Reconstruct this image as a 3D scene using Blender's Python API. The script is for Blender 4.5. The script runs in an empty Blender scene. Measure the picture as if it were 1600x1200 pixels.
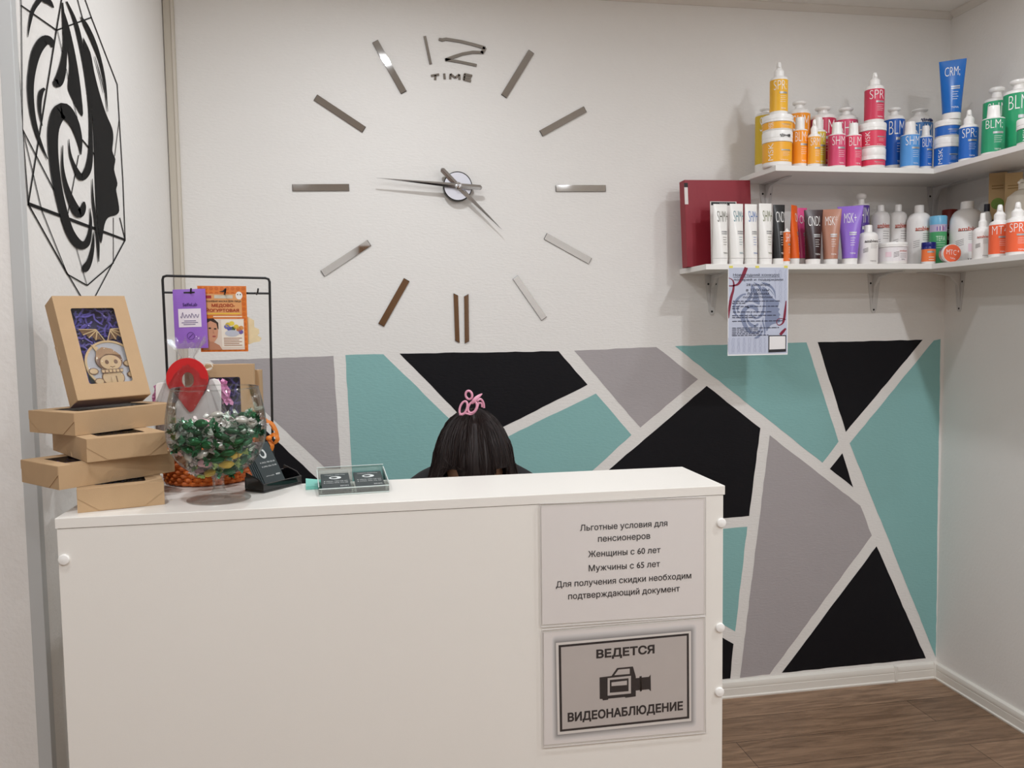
import bpy, bmesh, math, random
from mathutils import Vector, Matrix, Euler
random.seed(7)
R = math.radians
S = bpy.context.scene
COL = S.collection

# ------------------------------------------------------------------ camera
F_PX, YAW, PITCH, ROLL = 1297.13, 0.17231, 0.07094, 0.013445
CAM = Vector((0.0, -2.8838, 1.4225))
cy, sy, cp, sp = math.cos(YAW), math.sin(YAW), math.cos(PITCH), math.sin(PITCH)
FW = Vector((sy * cp, cy * cp, -sp))
_r = Vector((cy, -sy, 0.0)); _u = _r.cross(FW)
cr, sr = math.cos(ROLL), math.sin(ROLL)
RT = _r * cr - _u * sr
UP = _r * sr + _u * cr
cam_d = bpy.data.cameras.new('camera'); cam = bpy.data.objects.new('camera', cam_d); COL.objects.link(cam)
cam_d.sensor_width = 36.0; cam_d.lens = F_PX / 1600 * 36.0; cam_d.clip_start = 0.02
m3 = Matrix((RT, UP, -FW)).transposed()
cam.matrix_world = Matrix.Translation(CAM) @ m3.to_4x4()
S.camera = cam

# ------------------------------------------------------------------ view, world
S.view_settings.view_transform = 'Standard'; S.view_settings.look = 'None'
S.view_settings.gamma = 1.0; S.view_settings.use_curve_mapping = False
S.view_settings.exposure = 0.0
S.cycles.use_denoising = True
S.cycles.max_bounces = 14; S.cycles.diffuse_bounces = 6; S.cycles.glossy_bounces = 6
S.cycles.transmission_bounces = 10; S.cycles.transparent_max_bounces = 24
S.cycles.caustics_reflective = False; S.cycles.caustics_refractive = False
W = bpy.data.worlds.new('world'); S.world = W; W.use_nodes = True
W.node_tree.nodes['Background'].inputs[0].default_value = (0.9, 0.95, 1.0, 1)
W.node_tree.nodes['Background'].inputs[1].default_value = 0.05

# ------------------------------------------------------------------ the ceiling downlights (small round lamps in a grid)
HC = 2.5704
LAMPS = [(0.10, -0.80, 8.0), (1.57, -0.80, 3.2),          # x, y, watts
         (-0.48, -1.90, 7.5), (1.57, -1.90, 15.0),
         (-0.48, -2.90, 9.5), (0.48, -2.90, 2.5), (1.57, -2.90, 12.0),
         (-0.48, -3.64, 7.5), (0.48, -3.64, 7.5), (1.57, -3.64, 10.5)]
for lx, ly, k in LAMPS:
    ld = bpy.data.lights.new('downlight', 'AREA'); ld.shape = 'DISK'; ld.size = 0.075
    ld.energy = k; ld.color = (0.945, 0.985, 1.03)
    lo = bpy.data.objects.new('downlight', ld); COL.objects.link(lo); lo.location = (lx, ly, HC - 0.012)

# ------------------------------------------------------------------ picture point -> place in the room
def ray(px, py): return FW + RT * ((px - 800) / F_PX) + UP * ((600 - py) / F_PX)
def un(px, py, ax, val):
    d = ray(px, py); t = (val - CAM[ax]) / d[ax]
    return CAM + d * t
def proj(p):
    d = Vector(p) - CAM; z = d.dot(FW)
    return 800 + F_PX * d.dot(RT) / z, 600 - F_PX * d.dot(UP) / z
def depth(p): return (Vector(p) - CAM).dot(FW)
def zrow(p, row):
    """height on the vertical line through p that shows at picture row"""
    lo, hi = -1.0, 3.5
    for _ in range(40):
        m = (lo + hi) / 2
        if proj((p[0], p[1], m))[1] > row: lo = m
        else: hi = m
    return (lo + hi) / 2
def spot(px, plane, z):
    """point at height z on a vertical plane ('x' or 'y', value) under picture column px"""
    ax = 0 if plane[0] == 'x' else 1
    row = 300
    for _ in range(6):
        p = un(px, row, ax, plane[1]); p.z = z; row = proj(p)[1]
    return p

# ------------------------------------------------------------------ materials
def lin(c):
    if isinstance(c, str): c = tuple(int(c[i:i + 2], 16) for i in (0, 2, 4))
    o = []
    for v in c:
        v = v / 255.0
        o.append(v / 12.92 if v <= 0.04045 else ((v + 0.055) / 1.055) ** 2.4)
    return (o[0], o[1], o[2], 1.0)
_mc = {}
def mat(col, rough=0.5, metal=0.0, bump=0.0, bscale=200.0, name=None, var=0.04, spec=0.5, coat=0.0, stretch=(1, 1, 1), trans=0.0, ior=1.45, vscale=9.0):
    key = (str(col), rough, metal, bump, bscale, name, var, spec, coat, stretch, trans, ior)
    if key in _mc: return _mc[key]
    m = bpy.data.materials.new(name or ('paint_' + str(col))); m.use_nodes = True
    nt = m.node_tree; b = nt.nodes['Principled BSDF']
    b.inputs['Roughness'].default_value = rough; b.inputs['Metallic'].default_value = metal
    b.inputs['Specular IOR Level'].default_value = spec; b.inputs['Coat Weight'].default_value = coat
    b.inputs['Transmission Weight'].default_value = trans; b.inputs['IOR'].default_value = ior
    tc = nt.nodes.new('ShaderNodeTexCoord'); mp = nt.nodes.new('ShaderNodeMapping')
    mp.inputs['Scale'].default_value = stretch
    nt.links.new(tc.outputs['Object'], mp.inputs['Vector'])
    c = lin(col)
    if var > 0:
        n = nt.nodes.new('ShaderNodeTexNoise'); n.inputs['Scale'].default_value = vscale
        nt.links.new(mp.outputs[0], n.inputs['Vector'])
        mx = nt.nodes.new('ShaderNodeMix'); mx.data_type = 'RGBA'
        mx.inputs[6].default_value = tuple(v * (1 - var) for v in c[:3]) + (1,)
        mx.inputs[7].default_value = tuple(min(1, v * (1 + var)) for v in c[:3]) + (1,)
        nt.links.new(n.outputs['Fac'], mx.inputs[0]); nt.links.new(mx.outputs[2], b.inputs['Base Color'])
    else: b.inputs['Base Color'].default_value = c
    if bump > 0:
        n2 = nt.nodes.new('ShaderNodeTexNoise'); n2.inputs['Scale'].default_value = bscale; n2.inputs['Detail'].default_value = 3
        nt.links.new(mp.outputs[0], n2.inputs['Vector'])
        bp = nt.nodes.new('ShaderNodeBump'); bp.inputs['Strength'].default_value = bump; bp.inputs['Distance'].default_value = 0.002
        nt.links.new(n2.outputs['Fac'], bp.inputs['Height']); nt.links.new(bp.outputs[0], b.inputs['Normal'])
    _mc[key] = m
    return m
def thin_clear(name, tint=(1, 1, 1), gloss_rough=0.03, base=0.04, bump=0.0, edge=0.5, blend=0.35):
    """thin clear sheet: mostly see-through, with mirror reflection growing at grazing angles"""
    m = bpy.data.materials.new(name); m.use_nodes = True; nt = m.node_tree; nt.nodes.clear()
    out = nt.nodes.new('ShaderNodeOutputMaterial'); t = nt.nodes.new('ShaderNodeBsdfTransparent'); g = nt.nodes.new('ShaderNodeBsdfGlossy')
    t.inputs[0].default_value = tuple(tint) + (1,); g.inputs['Roughness'].default_value = gloss_rough
    lw = nt.nodes.new('ShaderNodeLayerWeight'); lw.inputs['Blend'].default_value = blend
    mr = nt.nodes.new('ShaderNodeMapRange'); mr.inputs['To Min'].default_value = base; mr.inputs['To Max'].default_value = edge
    nt.links.new(lw.outputs['Fresnel'], mr.inputs['Value'])
    mx = nt.nodes.new('ShaderNodeMixShader'); nt.links.new(mr.outputs[0], mx.inputs[0])
    nt.links.new(t.outputs[0], mx.inputs[1]); nt.links.new(g.outputs[0], mx.inputs[2]); nt.links.new(mx.outputs[0], out.inputs[0])
    if bump:
        n = nt.nodes.new('ShaderNodeTexNoise'); n.inputs['Scale'].default_value = 60
        b = nt.nodes.new('ShaderNodeBump'); b.inputs['Strength'].default_value = bump; b.inputs['Distance'].default_value = 0.004
        nt.links.new(n.outputs['Fac'], b.inputs['Height']); nt.links.new(b.outputs[0], g.inputs['Normal']); nt.links.new(b.outputs[0], lw.inputs['Normal'])
    return m

# ------------------------------------------------------------------ mesh builder
class MB:
    def __init__(s): s.V = []; s.F = []; s.I = []; s.M = []
    def mi(s, m):
        if m not in s.M: s.M.append(m)
        return s.M.index(m)
    def add(s, vs, fs, m, X=None):
        o = len(s.V); i = s.mi(m)
        for v in vs:
            v = Vector(v); s.V.append(X @ v if X is not None else v)
        for f in fs: s.F.append([o + k for k in f]); s.I.append(i)
        return s
    def box(s, a, b, m, X=None):
        x0, y0, z0 = a; x1, y1, z1 = b
        return s.add([(x0, y0, z0), (x1, y0, z0), (x1, y1, z0), (x0, y1, z0), (x0, y0, z1), (x1, y0, z1), (x1, y1, z1), (x0, y1, z1)],
                     [(0, 3, 2, 1), (4, 5, 6, 7), (0, 1, 5, 4), (1, 2, 6, 5), (2, 3, 7, 6), (3, 0, 4, 7)], m, X)
    def lathe(s, prof, m, seg=32, X=None, sx=1.0, sy=1.0):
        vs = []; fs = []; n = len(prof)
        for r, z in prof:
            for k in range(seg):
                a = 2 * math.pi * k / seg; vs.append((r * math.cos(a) * sx, r * math.sin(a) * sy, z))
        for j in range(n - 1):
            for k in range(seg):
                k2 = (k + 1) % seg; fs.append((j * seg + k, j * seg + k2, (j + 1) * seg + k2, (j + 1) * seg + k))
        if prof[0][0] > 1e-6: fs.append(tuple(range(seg))[::-1])
        if prof[-1][0] > 1e-6: fs.append(tuple((n - 1) * seg + k for k in range(seg)))
        return s.add(vs, fs, m, X)
    def poly(s, pts, m, X=None): return s.add(pts, [tuple(range(len(pts)))], m, X)
    def prism(s, pts, off, m, X=None):
        """polygon (3D points) swept by the vector off"""
        n = len(pts); off = Vector(off)
        vs = [Vector(p) for p in pts] + [Vector(p) + off for p in pts]
        fs = [tuple(range(n)), tuple(range(2 * n - 1, n - 1, -1))] + [(k, k + n, (k + 1) % n + n, (k + 1) % n) for k in range(n)]
        return s.add(vs, fs, m, X)
    def tube(s, pts, r, m, seg=8, X=None, closed=False):
        pts = [Vector(p) for p in pts]; n = len(pts); rs = r if isinstance(r, (list, tuple)) else [r] * n
        vs = []; fs = []; prev = None
        for i, p in enumerate(pts):
            if closed: t = (pts[(i + 1) % n] - pts[i - 1])
            else: t = pts[min(i + 1, n - 1)] - pts[max(i - 1, 0)]
            t.normalize()
            if prev is None:
                a = Vector((0, 0, 1)) if abs(t.z) < 0.9 else Vector((1, 0, 0)); u = t.cross(a).normalized()
            else:
                u = prev - t * prev.dot(t)
                u = u.normalized() if u.length > 1e-6 else t.orthogonal().normalized()
            prev = u; w = t.cross(u)
            for k in range(seg):
                a = 2 * math.pi * k / seg; vs.append(p + (u * math.cos(a) + w * math.sin(a)) * rs[i])
        for i in range(n if closed else n - 1):
            i2 = (i + 1) % n
            for k in range(seg):
                k2 = (k + 1) % seg; fs.append((i * seg + k, i * seg + k2, i2 * seg + k2, i2 * seg + k))
        if not closed: fs += [tuple(range(seg))[::-1], tuple((n - 1) * seg + k for k in range(seg))]
        return s.add(vs, fs, m, X)
    def stroke(s, pts, m, plane, lift=0.0):
        """tapered flat brush stroke: pts = (x, y, width) ; plane maps (x, y, lift) -> 3D"""
        L = []; Rr = []; n = len(pts)
        for i, (x, y, w) in enumerate(pts):
            a = pts[max(i - 1, 0)]; b = pts[min(i + 1, n - 1)]
            t = Vector((b[0] - a[0], b[1] - a[1])); t.normalize(); nn = Vector((-t.y, t.x))
            L.append((x + nn.x * w / 2, y + nn.y * w / 2)); Rr.append((x - nn.x * w / 2, y - nn.y * w / 2))
        vs = [plane(p[0], p[1], lift) for p in L] + [plane(p[0], p[1], lift) for p in Rr]
        return s.add(vs, [(i, i + 1, n + i + 1, n + i) for i in range(n - 1)], m)
    def build(s, name, parent=None, loc=None, rot=None, smooth=True, ang=32, bevel=0.0):
        me = bpy.data.meshes.new(name); me.from_pydata([tuple(v) for v in s.V], [], s.F)
        for m in s.M: me.materials.append(m)
        me.polygons.foreach_set('material_index', s.I); me.validate(); me.update()
        if smooth: me.shade_smooth(); me.set_sharp_from_angle(angle=R(ang))
        o = bpy.data.objects.new(name, me); COL.objects.link(o)
        if parent is not None: o.parent = parent
        if loc is not None: o.location = loc
        if rot is not None: o.rotation_euler = rot
        if bevel:
            bv = o.modifiers.new('bevel', 'BEVEL'); bv.width = bevel; bv.segments = 2; bv.limit_method = 'ANGLE'; bv.angle_limit = R(40)
        return o
def smooth_pts(pts, n=6):
    """Catmull-Rom through tuples of any length"""
    out = []; P = [pts[0]] + list(pts) + [pts[-1]]
    for i in range(1, len(P) - 2):
        for k in range(n):
            t = k / n; a, b, c, d = P[i - 1], P[i], P[i + 1], P[i + 2]
            out.append(tuple(0.5 * ((2 * b[j]) + (c[j] - a[j]) * t + (2 * a[j] - 5 * b[j] + 4 * c[j] - d[j]) * t * t + (3 * b[j] - a[j] - 3 * c[j] + d[j]) * t ** 3) for j in range(len(b))))
    out.append(tuple(pts[-1])); return out
from mathutils.geometry import interpolate_bezier
_tc = {}
def _fill(loops):
    """trapezoids covering the non-zero winding area of closed outlines (they may cross themselves)"""
    E = []
    for L in loops:
        for i in range(len(L)):
            a, b_ = L[i - 1], L[i]
            if abs(a.y - b_.y) > 1e-7: E.append((a.x, a.y, b_.x, b_.y, 1) if a.y < b_.y else (b_.x, b_.y, a.x, a.y, -1))
    ys = {round(y, 6) for e in E for y in (e[1], e[3])}
    for i in range(len(E)):
        x1, y1, x2, y2, _ = E[i]; m1 = (x2 - x1) / (y2 - y1)
        for j in range(i):
            u1, v1, u2, v2, _ = E[j]
            if v1 >= y2 or v2 <= y1 or min(u1, u2) > max(x1, x2) or max(u1, u2) < min(x1, x2): continue
            m2 = (u2 - u1) / (v2 - v1)
            if abs(m1 - m2) < 1e-9: continue
            y = ((u1 - m2 * v1) - (x1 - m1 * y1)) / (m1 - m2)
            if max(y1, v1) < y < min(y2, v2): ys.add(round(y, 6))
    ys = sorted(ys); T = []
    for y0, y1 in zip(ys[:-1], ys[1:]):
        if y1 - y0 < 2e-6: continue
        ym = (y0 + y1) / 2; row = []
        for a, b_, c, d, s in E:
            if b_ < ym < d: k = (c - a) / (d - b_); row.append((a + k * (ym - b_), a + k * (y0 - b_), a + k * (y1 - b_), s))
        row.sort(); w = 0; st = None
        for r in row:
            if w == 0: st = r
            w += r[3]
            if w == 0: T.append(((st[1], y0), (r[1], y0), (r[2], y1), (st[2], y1)))
    return T
def text_geo(s, bold=0.0):
    """lettering as flat faces: outline of each glyph thickened by bold, then filled"""
    k = (s, bold)
    if k in _tc: return _tc[k]
    cu = bpy.data.curves.new('lettering', 'FONT'); cu.body = s; cu.size = 1.0
    ob = bpy.data.objects.new('lettering', cu); COL.objects.link(ob)
    dg = bpy.context.evaluated_depsgraph_get(); dg.update()
    c2 = ob.evaluated_get(dg).to_curve(dg); loops = []
    for sp in c2.splines:
        P = []
        if sp.type == 'BEZIER':
            n = len(sp.bezier_points)
            for i in range(n):
                a, b_ = sp.bezier_points[i], sp.bezier_points[(i + 1) % n]
                straight = (a.handle_right - a.co).cross(b_.co - a.co).length < 1e-6 and (b_.handle_left - b_.co).cross(b_.co - a.co).length < 1e-6
                if straight: P.append(a.co.to_2d())
                else: P += [q.to_2d() for q in interpolate_bezier(a.co, a.handle_right, b_.handle_left, b_.co, 5)[:-1]]
        else: P = [Vector(p.co[:2]) for p in sp.points]
        Q = []
        for p in P:
            if not Q or (p - Q[-1]).length > 1e-4: Q.append(p)
        if len(Q) > 1 and (Q[0] - Q[-1]).length < 1e-4: Q.pop()
        if len(Q) > 2: loops.append(Q)
    ob.evaluated_get(dg).to_curve_clear(); bpy.data.objects.remove(ob); bpy.data.curves.remove(cu)
    loops.sort(key=lambda L: min(p.x for p in L)); groups = []
    for L in loops:
        a, b_ = min(p.x for p in L), max(p.x for p in L)
        if groups and a < groups[-1][0]: groups[-1][1].append(L); groups[-1][0] = max(groups[-1][0], b_)
        else: groups.append([b_, [L]])
    area = lambda L: sum(L[i - 1].x * L[i].y - L[i].x * L[i - 1].y for i in range(len(L))) / 2
    V = []; Fc = []
    for _, G in groups:
        if bold:
            sgn = 1 if area(max(G, key=lambda L: abs(area(L)))) > 0 else -1; G2 = []
            for L in G:
                out = []; n = len(L)
                for i in range(n):
                    t1 = (L[i] - L[i - 1]); t2 = (L[(i + 1) % n] - L[i])
                    n1 = Vector((t1.y, -t1.x)).normalized(); n2 = Vector((t2.y, -t2.x)).normalized(); b_ = n1 + n2
                    d = b_ / max(0.6, b_.dot(n1)) if b_.length > 1e-3 else n1
                    out.append(L[i] + d * bold * sgn)
                G2.append(out)
            G = G2
        for q in _fill(G):
            o = len(V); V += list(q); Fc.append((o, o + 1, o + 2, o + 3))
    xs = [v[0] for v in V] or [0, 1]; ys = [v[1] for v in V] or [0, 1]
    _tc[k] = (V, Fc, min(xs), max(xs), min(ys), max(ys)); return _tc[k]
def put_text(mb, s, m, f, cx, cz, w=None, h=None, bold=0.0, lift=0.0004, step=None, rot=0):
    """lettering centred at (cx, cz), scaled to width w and/or height h; f maps (x, z, lift) -> 3D; step slices it so it can bend"""
    V, Fc, x0, x1, y0, y1 = text_geo(s, bold)
    if not Fc: return
    sx = w / (x1 - x0) if w else None; sz = h / (y1 - y0) if h else None
    sx = sx or sz; sz = sz or sx
    P = [((x - (x0 + x1) / 2) * sx, (y - (y0 + y1) / 2) * sz) for x, y in V]
    if rot: P = [(-b, a) for a, b in P]
    if step:
        bm = bmesh.new(); bv = [bm.verts.new((a, b, 0)) for a, b in P]
        for q in Fc:
            try: bm.faces.new([bv[i] for i in q])
            except ValueError: pass
        xs = [a for a, b in P]; x = min(xs) + step
        while x < max(xs):
            bmesh.ops.bisect_plane(bm, geom=bm.verts[:] + bm.edges[:] + bm.faces[:], plane_co=(x, 0, 0), plane_no=(1, 0, 0)); x += step
        bm.verts.index_update()
        P = [(v.co.x, v.co.y) for v in bm.verts]; Fc = [tuple(v.index for v in q.verts) for q in bm.faces]; bm.free()
    mb.add([f(cx + a, cz + b, lift) for a, b in P], Fc, m)

def thing(name, label, cat, loc=(0, 0, 0), rot=(0, 0, 0), group=None):
    o = bpy.data.objects.new(name, None); COL.objects.link(o); o.empty_display_size = 0.05
    o.location = loc; o.rotation_euler = rot; return tag(o, label, cat, group)
def tag(o, label, cat, group=None):
    o['label'] = label; o['category'] = cat
    if group: o['group'] = group
    return o
def struct(o, label=None):
    o['kind'] = 'structure'
    if label: o['label'] = label
    return o
def dup(root, loc=None, rot=None, label=None, group=None):
    r = root.copy(); COL.objects.link(r)
    if loc is not None: r.location = loc
    if rot is not None: r.rotation_euler = rot
    if label: r['label'] = label
    if group: r['group'] = group
    for ch in list(root.children):
        c = ch.copy(); COL.objects.link(c); c.parent = r
        for g in list(ch.children):
            d = g.copy(); COL.objects.link(d); d.parent = c
    return r
def flat(y):                 # vertical plane facing the camera side (-y): picture of (x, z)
    return lambda x, z, l=0.0: Vector((x, y - l, z))
def pxflat(y):               # same plane addressed by picture point
    def f(px, py, l=0.0):
        p = un(px, py, 1, y); p.y -= l; return p
    return f

# ------------------------------------------------------------------ the room
XR, XL, YP = 2.2011, -0.6171, -1.212
YF, XLL = -4.5, -2.6
wall_m = mat((228, 225, 221), 0.85, bump=0.55, bscale=110, name='white_textured_paint', var=0.012, spec=0.2, stretch=(0.55, 0.55, 1.5))
wallL_m = mat((231, 228, 224), 0.85, bump=0.45, bscale=90, name='white_textured_paint_side', var=0.012, spec=0.2)
ceil_m = mat((228, 224, 218), 0.9, name='ceiling_paint', var=0.01, spec=0.2)
plastic_trim = mat((205, 200, 190), 0.45, name='plastic_trim', var=0.02)
teal_m = mat((136, 181, 179), 0.7, bump=0.45, bscale=110, name='teal_paint', var=0.02, spec=0.25, stretch=(0.55, 0.55, 1.5))
blackp_m = mat((19, 18, 22), 0.6, bump=0.3, bscale=110, name='black_paint', var=0.02, spec=0.2, stretch=(0.55, 0.55, 1.5))
greyp_m = mat((169, 163, 164), 0.7, bump=0.45, bscale=110, name='grey_paint', var=0.02, spec=0.25, stretch=(0.55, 0.55, 1.5))

mb = MB(); mb.box((XL - 0.1, 0, 0), (XR + 0.1, 0.1, HC), wall_m)
wf = pxflat(0.0)
MURAL = [('G', [(328, 563), (521, 556), (532, 732), (509, 732)]),
         ('K', [(310, 575), (494, 746), (535, 784), (535, 830), (310, 830)]),
         ('T', [(539.7, 554.7), (599, 553.5), (704, 656), (690, 800), (553, 800)]),
         ('K', [(624.3, 552.4), (872.7, 548.7), (918, 601), (753, 684)]),
         ('T', [(800, 679), (931, 614.8), (986.5, 679.6), (926, 735), (860, 795), (740, 795), (766, 696)]),
         ('G', [(897, 547.8), (1025.3, 542.2), (1090.5, 592.6), (1000.4, 668)]),
         ('T', [(1054.5, 540.8), (1260, 535), (1310, 690), (1285, 723)]),
         ('K', [(1104, 603), (1188, 669), (1170.5, 806), (880, 829), (880, 795)]),
         ('K', [(1277.5, 534.5), (1441.5, 531), (1321.5, 675)]),
         ('T', [(1459, 532), (1469.4, 529.8), (1465, 800), (1462.5, 1027), (1460.5, 1023), (1327.5, 692.5)]),
         ('K', [(1316, 708), (1333, 761.5), (1296.5, 732.5)]),
         ('G', [(1202.5, 680), (1344, 790), (1362, 836.5), (1202.5, 1053.5), (1156, 1059)]),
         ('K', [(1369.5, 853.5), (1446.5, 1028.5), (1221.5, 1051)]),
         ('T', [(1000, 836), (1133, 826), (1167.5, 823), (1148.5, 986.5), (1131, 976.5), (1000, 905)]),
         ('K', [(1050, 948), (1131, 997.5), (1146, 1006), (1141, 1060), (1050, 1068)])]
for k, pts in MURAL:
    P = [wf(*q, 0.0007) for q in pts]
    for v in P: v.x = min(v.x, XR - 0.002); v.z = max(v.z, 0.05)
    # painted edge follows the picture polygon, slightly uneven like hand-masked paint
    Q = []
    for i, a in enumerate(P):
        b = P[(i + 1) % len(P)]; n = max(1, int((b - a).length / 0.03)); t = (b - a).normalized(); nn = Vector((-t.z, 0, t.x))
        for j in range(n):
            w = 0 if j == 0 else random.uniform(-0.0012, 0.0012)
            Q.append(a.lerp(b, j / n) + nn * w)
    mb.poly(Q, {'G': greyp_m, 'K': blackp_m, 'T': teal_m}[k])
struct(mb.build('wall_back', smooth=False), 'white textured back wall with a teal, black and grey geometric mural')
struct(MB().box((XR, YF, 0), (XR + 0.1, 0.0, HC), wallL_m).build('wall_right', smooth=False))
struct(MB().box((XL - 0.1, YP, 0), (XL, 0.0, HC), wallL_m).build('wall_left', smooth=False))
struct(MB().box((XLL - 0.1, YP, 0), (XL - 0.1, YP + 0.1, HC), wallL_m).build('wall_front_left', smooth=False))
struct(MB().box((XLL - 0.1, YF, 0), (XLL, YP, HC), wallL_m).build('wall_far_left', smooth=False))
struct(MB().box((XLL - 0.1, YF - 0.1, 0), (XR + 0.1, YF, HC), wallL_m).build('wall_front', smooth=False))
struct(MB().box((XLL - 0.1, YF - 0.1, HC), (XR + 0.1, 0.1, HC + 0.1), ceil_m).build('ceiling', smooth=False))
# brown entrance door in the wall behind the camera (seen in the mirrored clock bars)
door_m = mat((122, 88, 58), 0.45, name='brown_door_wood', var=0.12, stretch=(1, 1, 0.1))
d = MB(); d.box((-0.05, YF, 0), (0.9, YF + 0.045, 2.12), door_m)
for z0, z1 in ((0.15, 0.95), (1.1, 1.98)): d.box((0.1, YF + 0.045, z0), (0.75, YF + 0.055, z1), door_m)
door = struct(d.build('door_1', smooth=False))
MB().tube([(0.82, YF + 0.045, 1.02), (0.82, YF + 0.09, 1.02), (0.72, YF + 0.09, 1.02)], 0.009, mat((170, 168, 160), 0.25, 1.0, name='steel')).build('door_handle', door)

# floor: laminate planks running along the back wall
fm = bpy.data.materials.new('oak_laminate'); fm.use_nodes = True; nt = fm.node_tree; b = nt.nodes['Principled BSDF']
tc = nt.nodes.new('ShaderNodeTexCoord')
br = nt.nodes.new('ShaderNodeTexBrick'); br.offset = 0.37; br.inputs['Scale'].default_value = 1.0
br.inputs['Brick Width'].default_value = 1.2; br.inputs['Row Height'].default_value = 0.165; br.inputs['Mortar Size'].default_value = 0.0012
br.inputs['Color1'].default_value = lin((162, 131, 105)); br.inputs['Color2'].default_value = lin((134, 106, 83)); br.inputs['Mortar'].default_value = lin((78, 58, 44))
nt.links.new(tc.outputs['Object'], br.inputs['Vector'])
mp = nt.nodes.new('ShaderNodeMapping'); mp.inputs['Scale'].default_value = (1.6, 14, 1); nt.links.new(tc.outputs['Object'], mp.inputs[0])
ns = nt.nodes.new('ShaderNodeTexNoise'); ns.inputs['Scale'].default_value = 3.0; ns.inputs['Detail'].default_value = 7; ns.inputs['Roughness'].default_value = 0.65; ns.inputs['Distortion'].default_value = 0.8
nt.links.new(mp.outputs[0], ns.inputs['Vector'])
rp = nt.nodes.new('ShaderNodeValToRGB'); rp.color_ramp.elements[0].position = 0.32; rp.color_ramp.elements[0].color = (0.38, 0.34, 0.31, 1); rp.color_ramp.elements[1].position = 0.62; rp.color_ramp.elements[1].color = (1, 1, 1, 1)
nt.links.new(ns.outputs['Fac'], rp.inputs[0])
mx = nt.nodes.new('ShaderNodeMix'); mx.data_type = 'RGBA'; mx.blend_type = 'MULTIPLY'; mx.inputs[0].default_value = 0.85
nt.links.new(br.outputs['Color'], mx.inputs[6]); nt.links.new(rp.outputs[0], mx.inputs[7]); nt.links.new(mx.outputs[2], b.inputs['Base Color'])
b.inputs['Roughness'].default_value = 0.5
fo = MB().box((XLL - 0.1, YF - 0.1, -0.1), (XR + 0.1, 0.1, 0), fm).build('floor', smooth=False); struct(fo)

# baseboards (profile swept along the wall), cornices, corner strips
bb_m = mat((228, 224, 216), 0.4, name='baseboard_plastic', var=0.02)
bprof = [(0, 0), (0.017, 0), (0.018, 0.006), (0.014, 0.010), (0.014, 0.036), (0.0125, 0.038), (0.014, 0.040), (0.015, 0.050), (0.012, 0.060), (0.006, 0.0645), (0, 0.0645)]
x0, x1 = XL, XR
struct(MB().prism([(x0, -a, z) for a, z in bprof], (x1 - x0, 0, 0), bb_m).build('baseboard_back', ang=25))
struct(MB().prism([(XR - a, YF, z) for a, z in bprof], (0, -YF - 0.0155, 0), bb_m).build('baseboard_right', ang=25))
j = MB(); j.box((XR - 0.019, -0.019, 0), (XR - 0.0005, -0.0005, 0.066), bb_m); struct(j.build('trim_1', bevel=0.004))
xj = un(1396, 1060, 1, 0).x
struct(MB().box((xj - 0.006, -0.0192, 0), (xj + 0.006, -0.0005, 0.0655), bb_m).build('trim_2', bevel=0.002))
cprof = [(0, 0), (0.022, 0), (0.022, -0.004), (0.014, -0.012), (0.008, -0.018), (0.004, -0.022), (0, -0.022)]
cor_m = mat((214, 208, 200), 0.6, name='cornice_paint', var=0.02)
struct(MB().prism([(x0, -a, HC + z) for a, z in cprof], (x1 - x0, 0, 0), cor_m).build('trim_3', ang=20))
struct(MB().prism([(XR - a, YF, HC + z) for a, z in cprof], (0, -YF - 0.02, 0), cor_m).build('trim_4', ang=20))
t = MB(); t.box((XL + 0.003, -0.009, 0.06), (XL + 0.036, 0.0, HC - 0.02), mat((196, 188, 174), 0.5, name='corner_strip', var=0.02))
t.box((XL + 0.026, -0.012, 0.06), (XL + 0.034, -0.0085, HC - 0.02), mat((206, 198, 186), 0.5, name='corner_strip_rib', var=0.02)); struct(t.build('trim_5', bevel=0.001))
struct(MB().box((XL - 0.022, YP - 0.003, 0), (XL + 0.002, YP + 0.02, HC - 0.01), mat((190, 191, 190), 0.45, name='corner_bead', var=0.01)).build('trim_6', bevel=0.001))

# ------------------------------------------------------------------ black emblem on the left wall
decal_m = mat((22, 21, 21), 0.7, name='black_vinyl', var=0.02, spec=0.15)
def lw(zx, zy, l=0.0):
    p = un(zx / 2.5, zy / 2.5, 0, XL); p.x += l; return p
THIN = [[(75, -60, 3), (80, 20, 3), (85, 500, 3), (108, 798, 4)], [(48, -60, 2), (80, 400, 2), (86, 510, 2)], [(78, 20, 5), (218, 118, 6)],
        [(218, 118, 6), (355, 68, 6)], [(248, -60, 4), (218, 118, 5)], [(218, 118, 5), (108, 795, 5)], [(285, -60, 3), (320, 70, 3)],
        [(310, -60, 3), (355, 68, 3), (456, 330, 3), (464, 465, 3)], [(464, 465, 3), (478, 700, 3), (487, 935, 3)], [(441, 850, 2), (441, 1030, 2)],
        [(106, 795, 13), (300, 868, 12), (487, 937, 8)], [(108, 798, 5), (262, 1072, 5), (338, 1115, 5)], [(487, 937, 5), (437, 1030, 5), (338, 1115, 5)],
        [(262, 1070, 4), (330, 1185, 4)], [(437, 1030, 4), (355, 1185, 4)], [(85, 505, 4), (215, 755, 4)], [(88, 515, 3), (160, 820, 3), (262, 1075, 3)],
        [(318, 545, 5), (368, 605, 5)], [(305, 605, 3), (260, 850, 3)], [(295, 965, 2), (338, 1115, 2)], [(222, 118, 2), (318, 545, 2)], [(464, 465, 2), (446, 610, 2)], [(466, 850, 3), (487, 937, 3)]]
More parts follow.
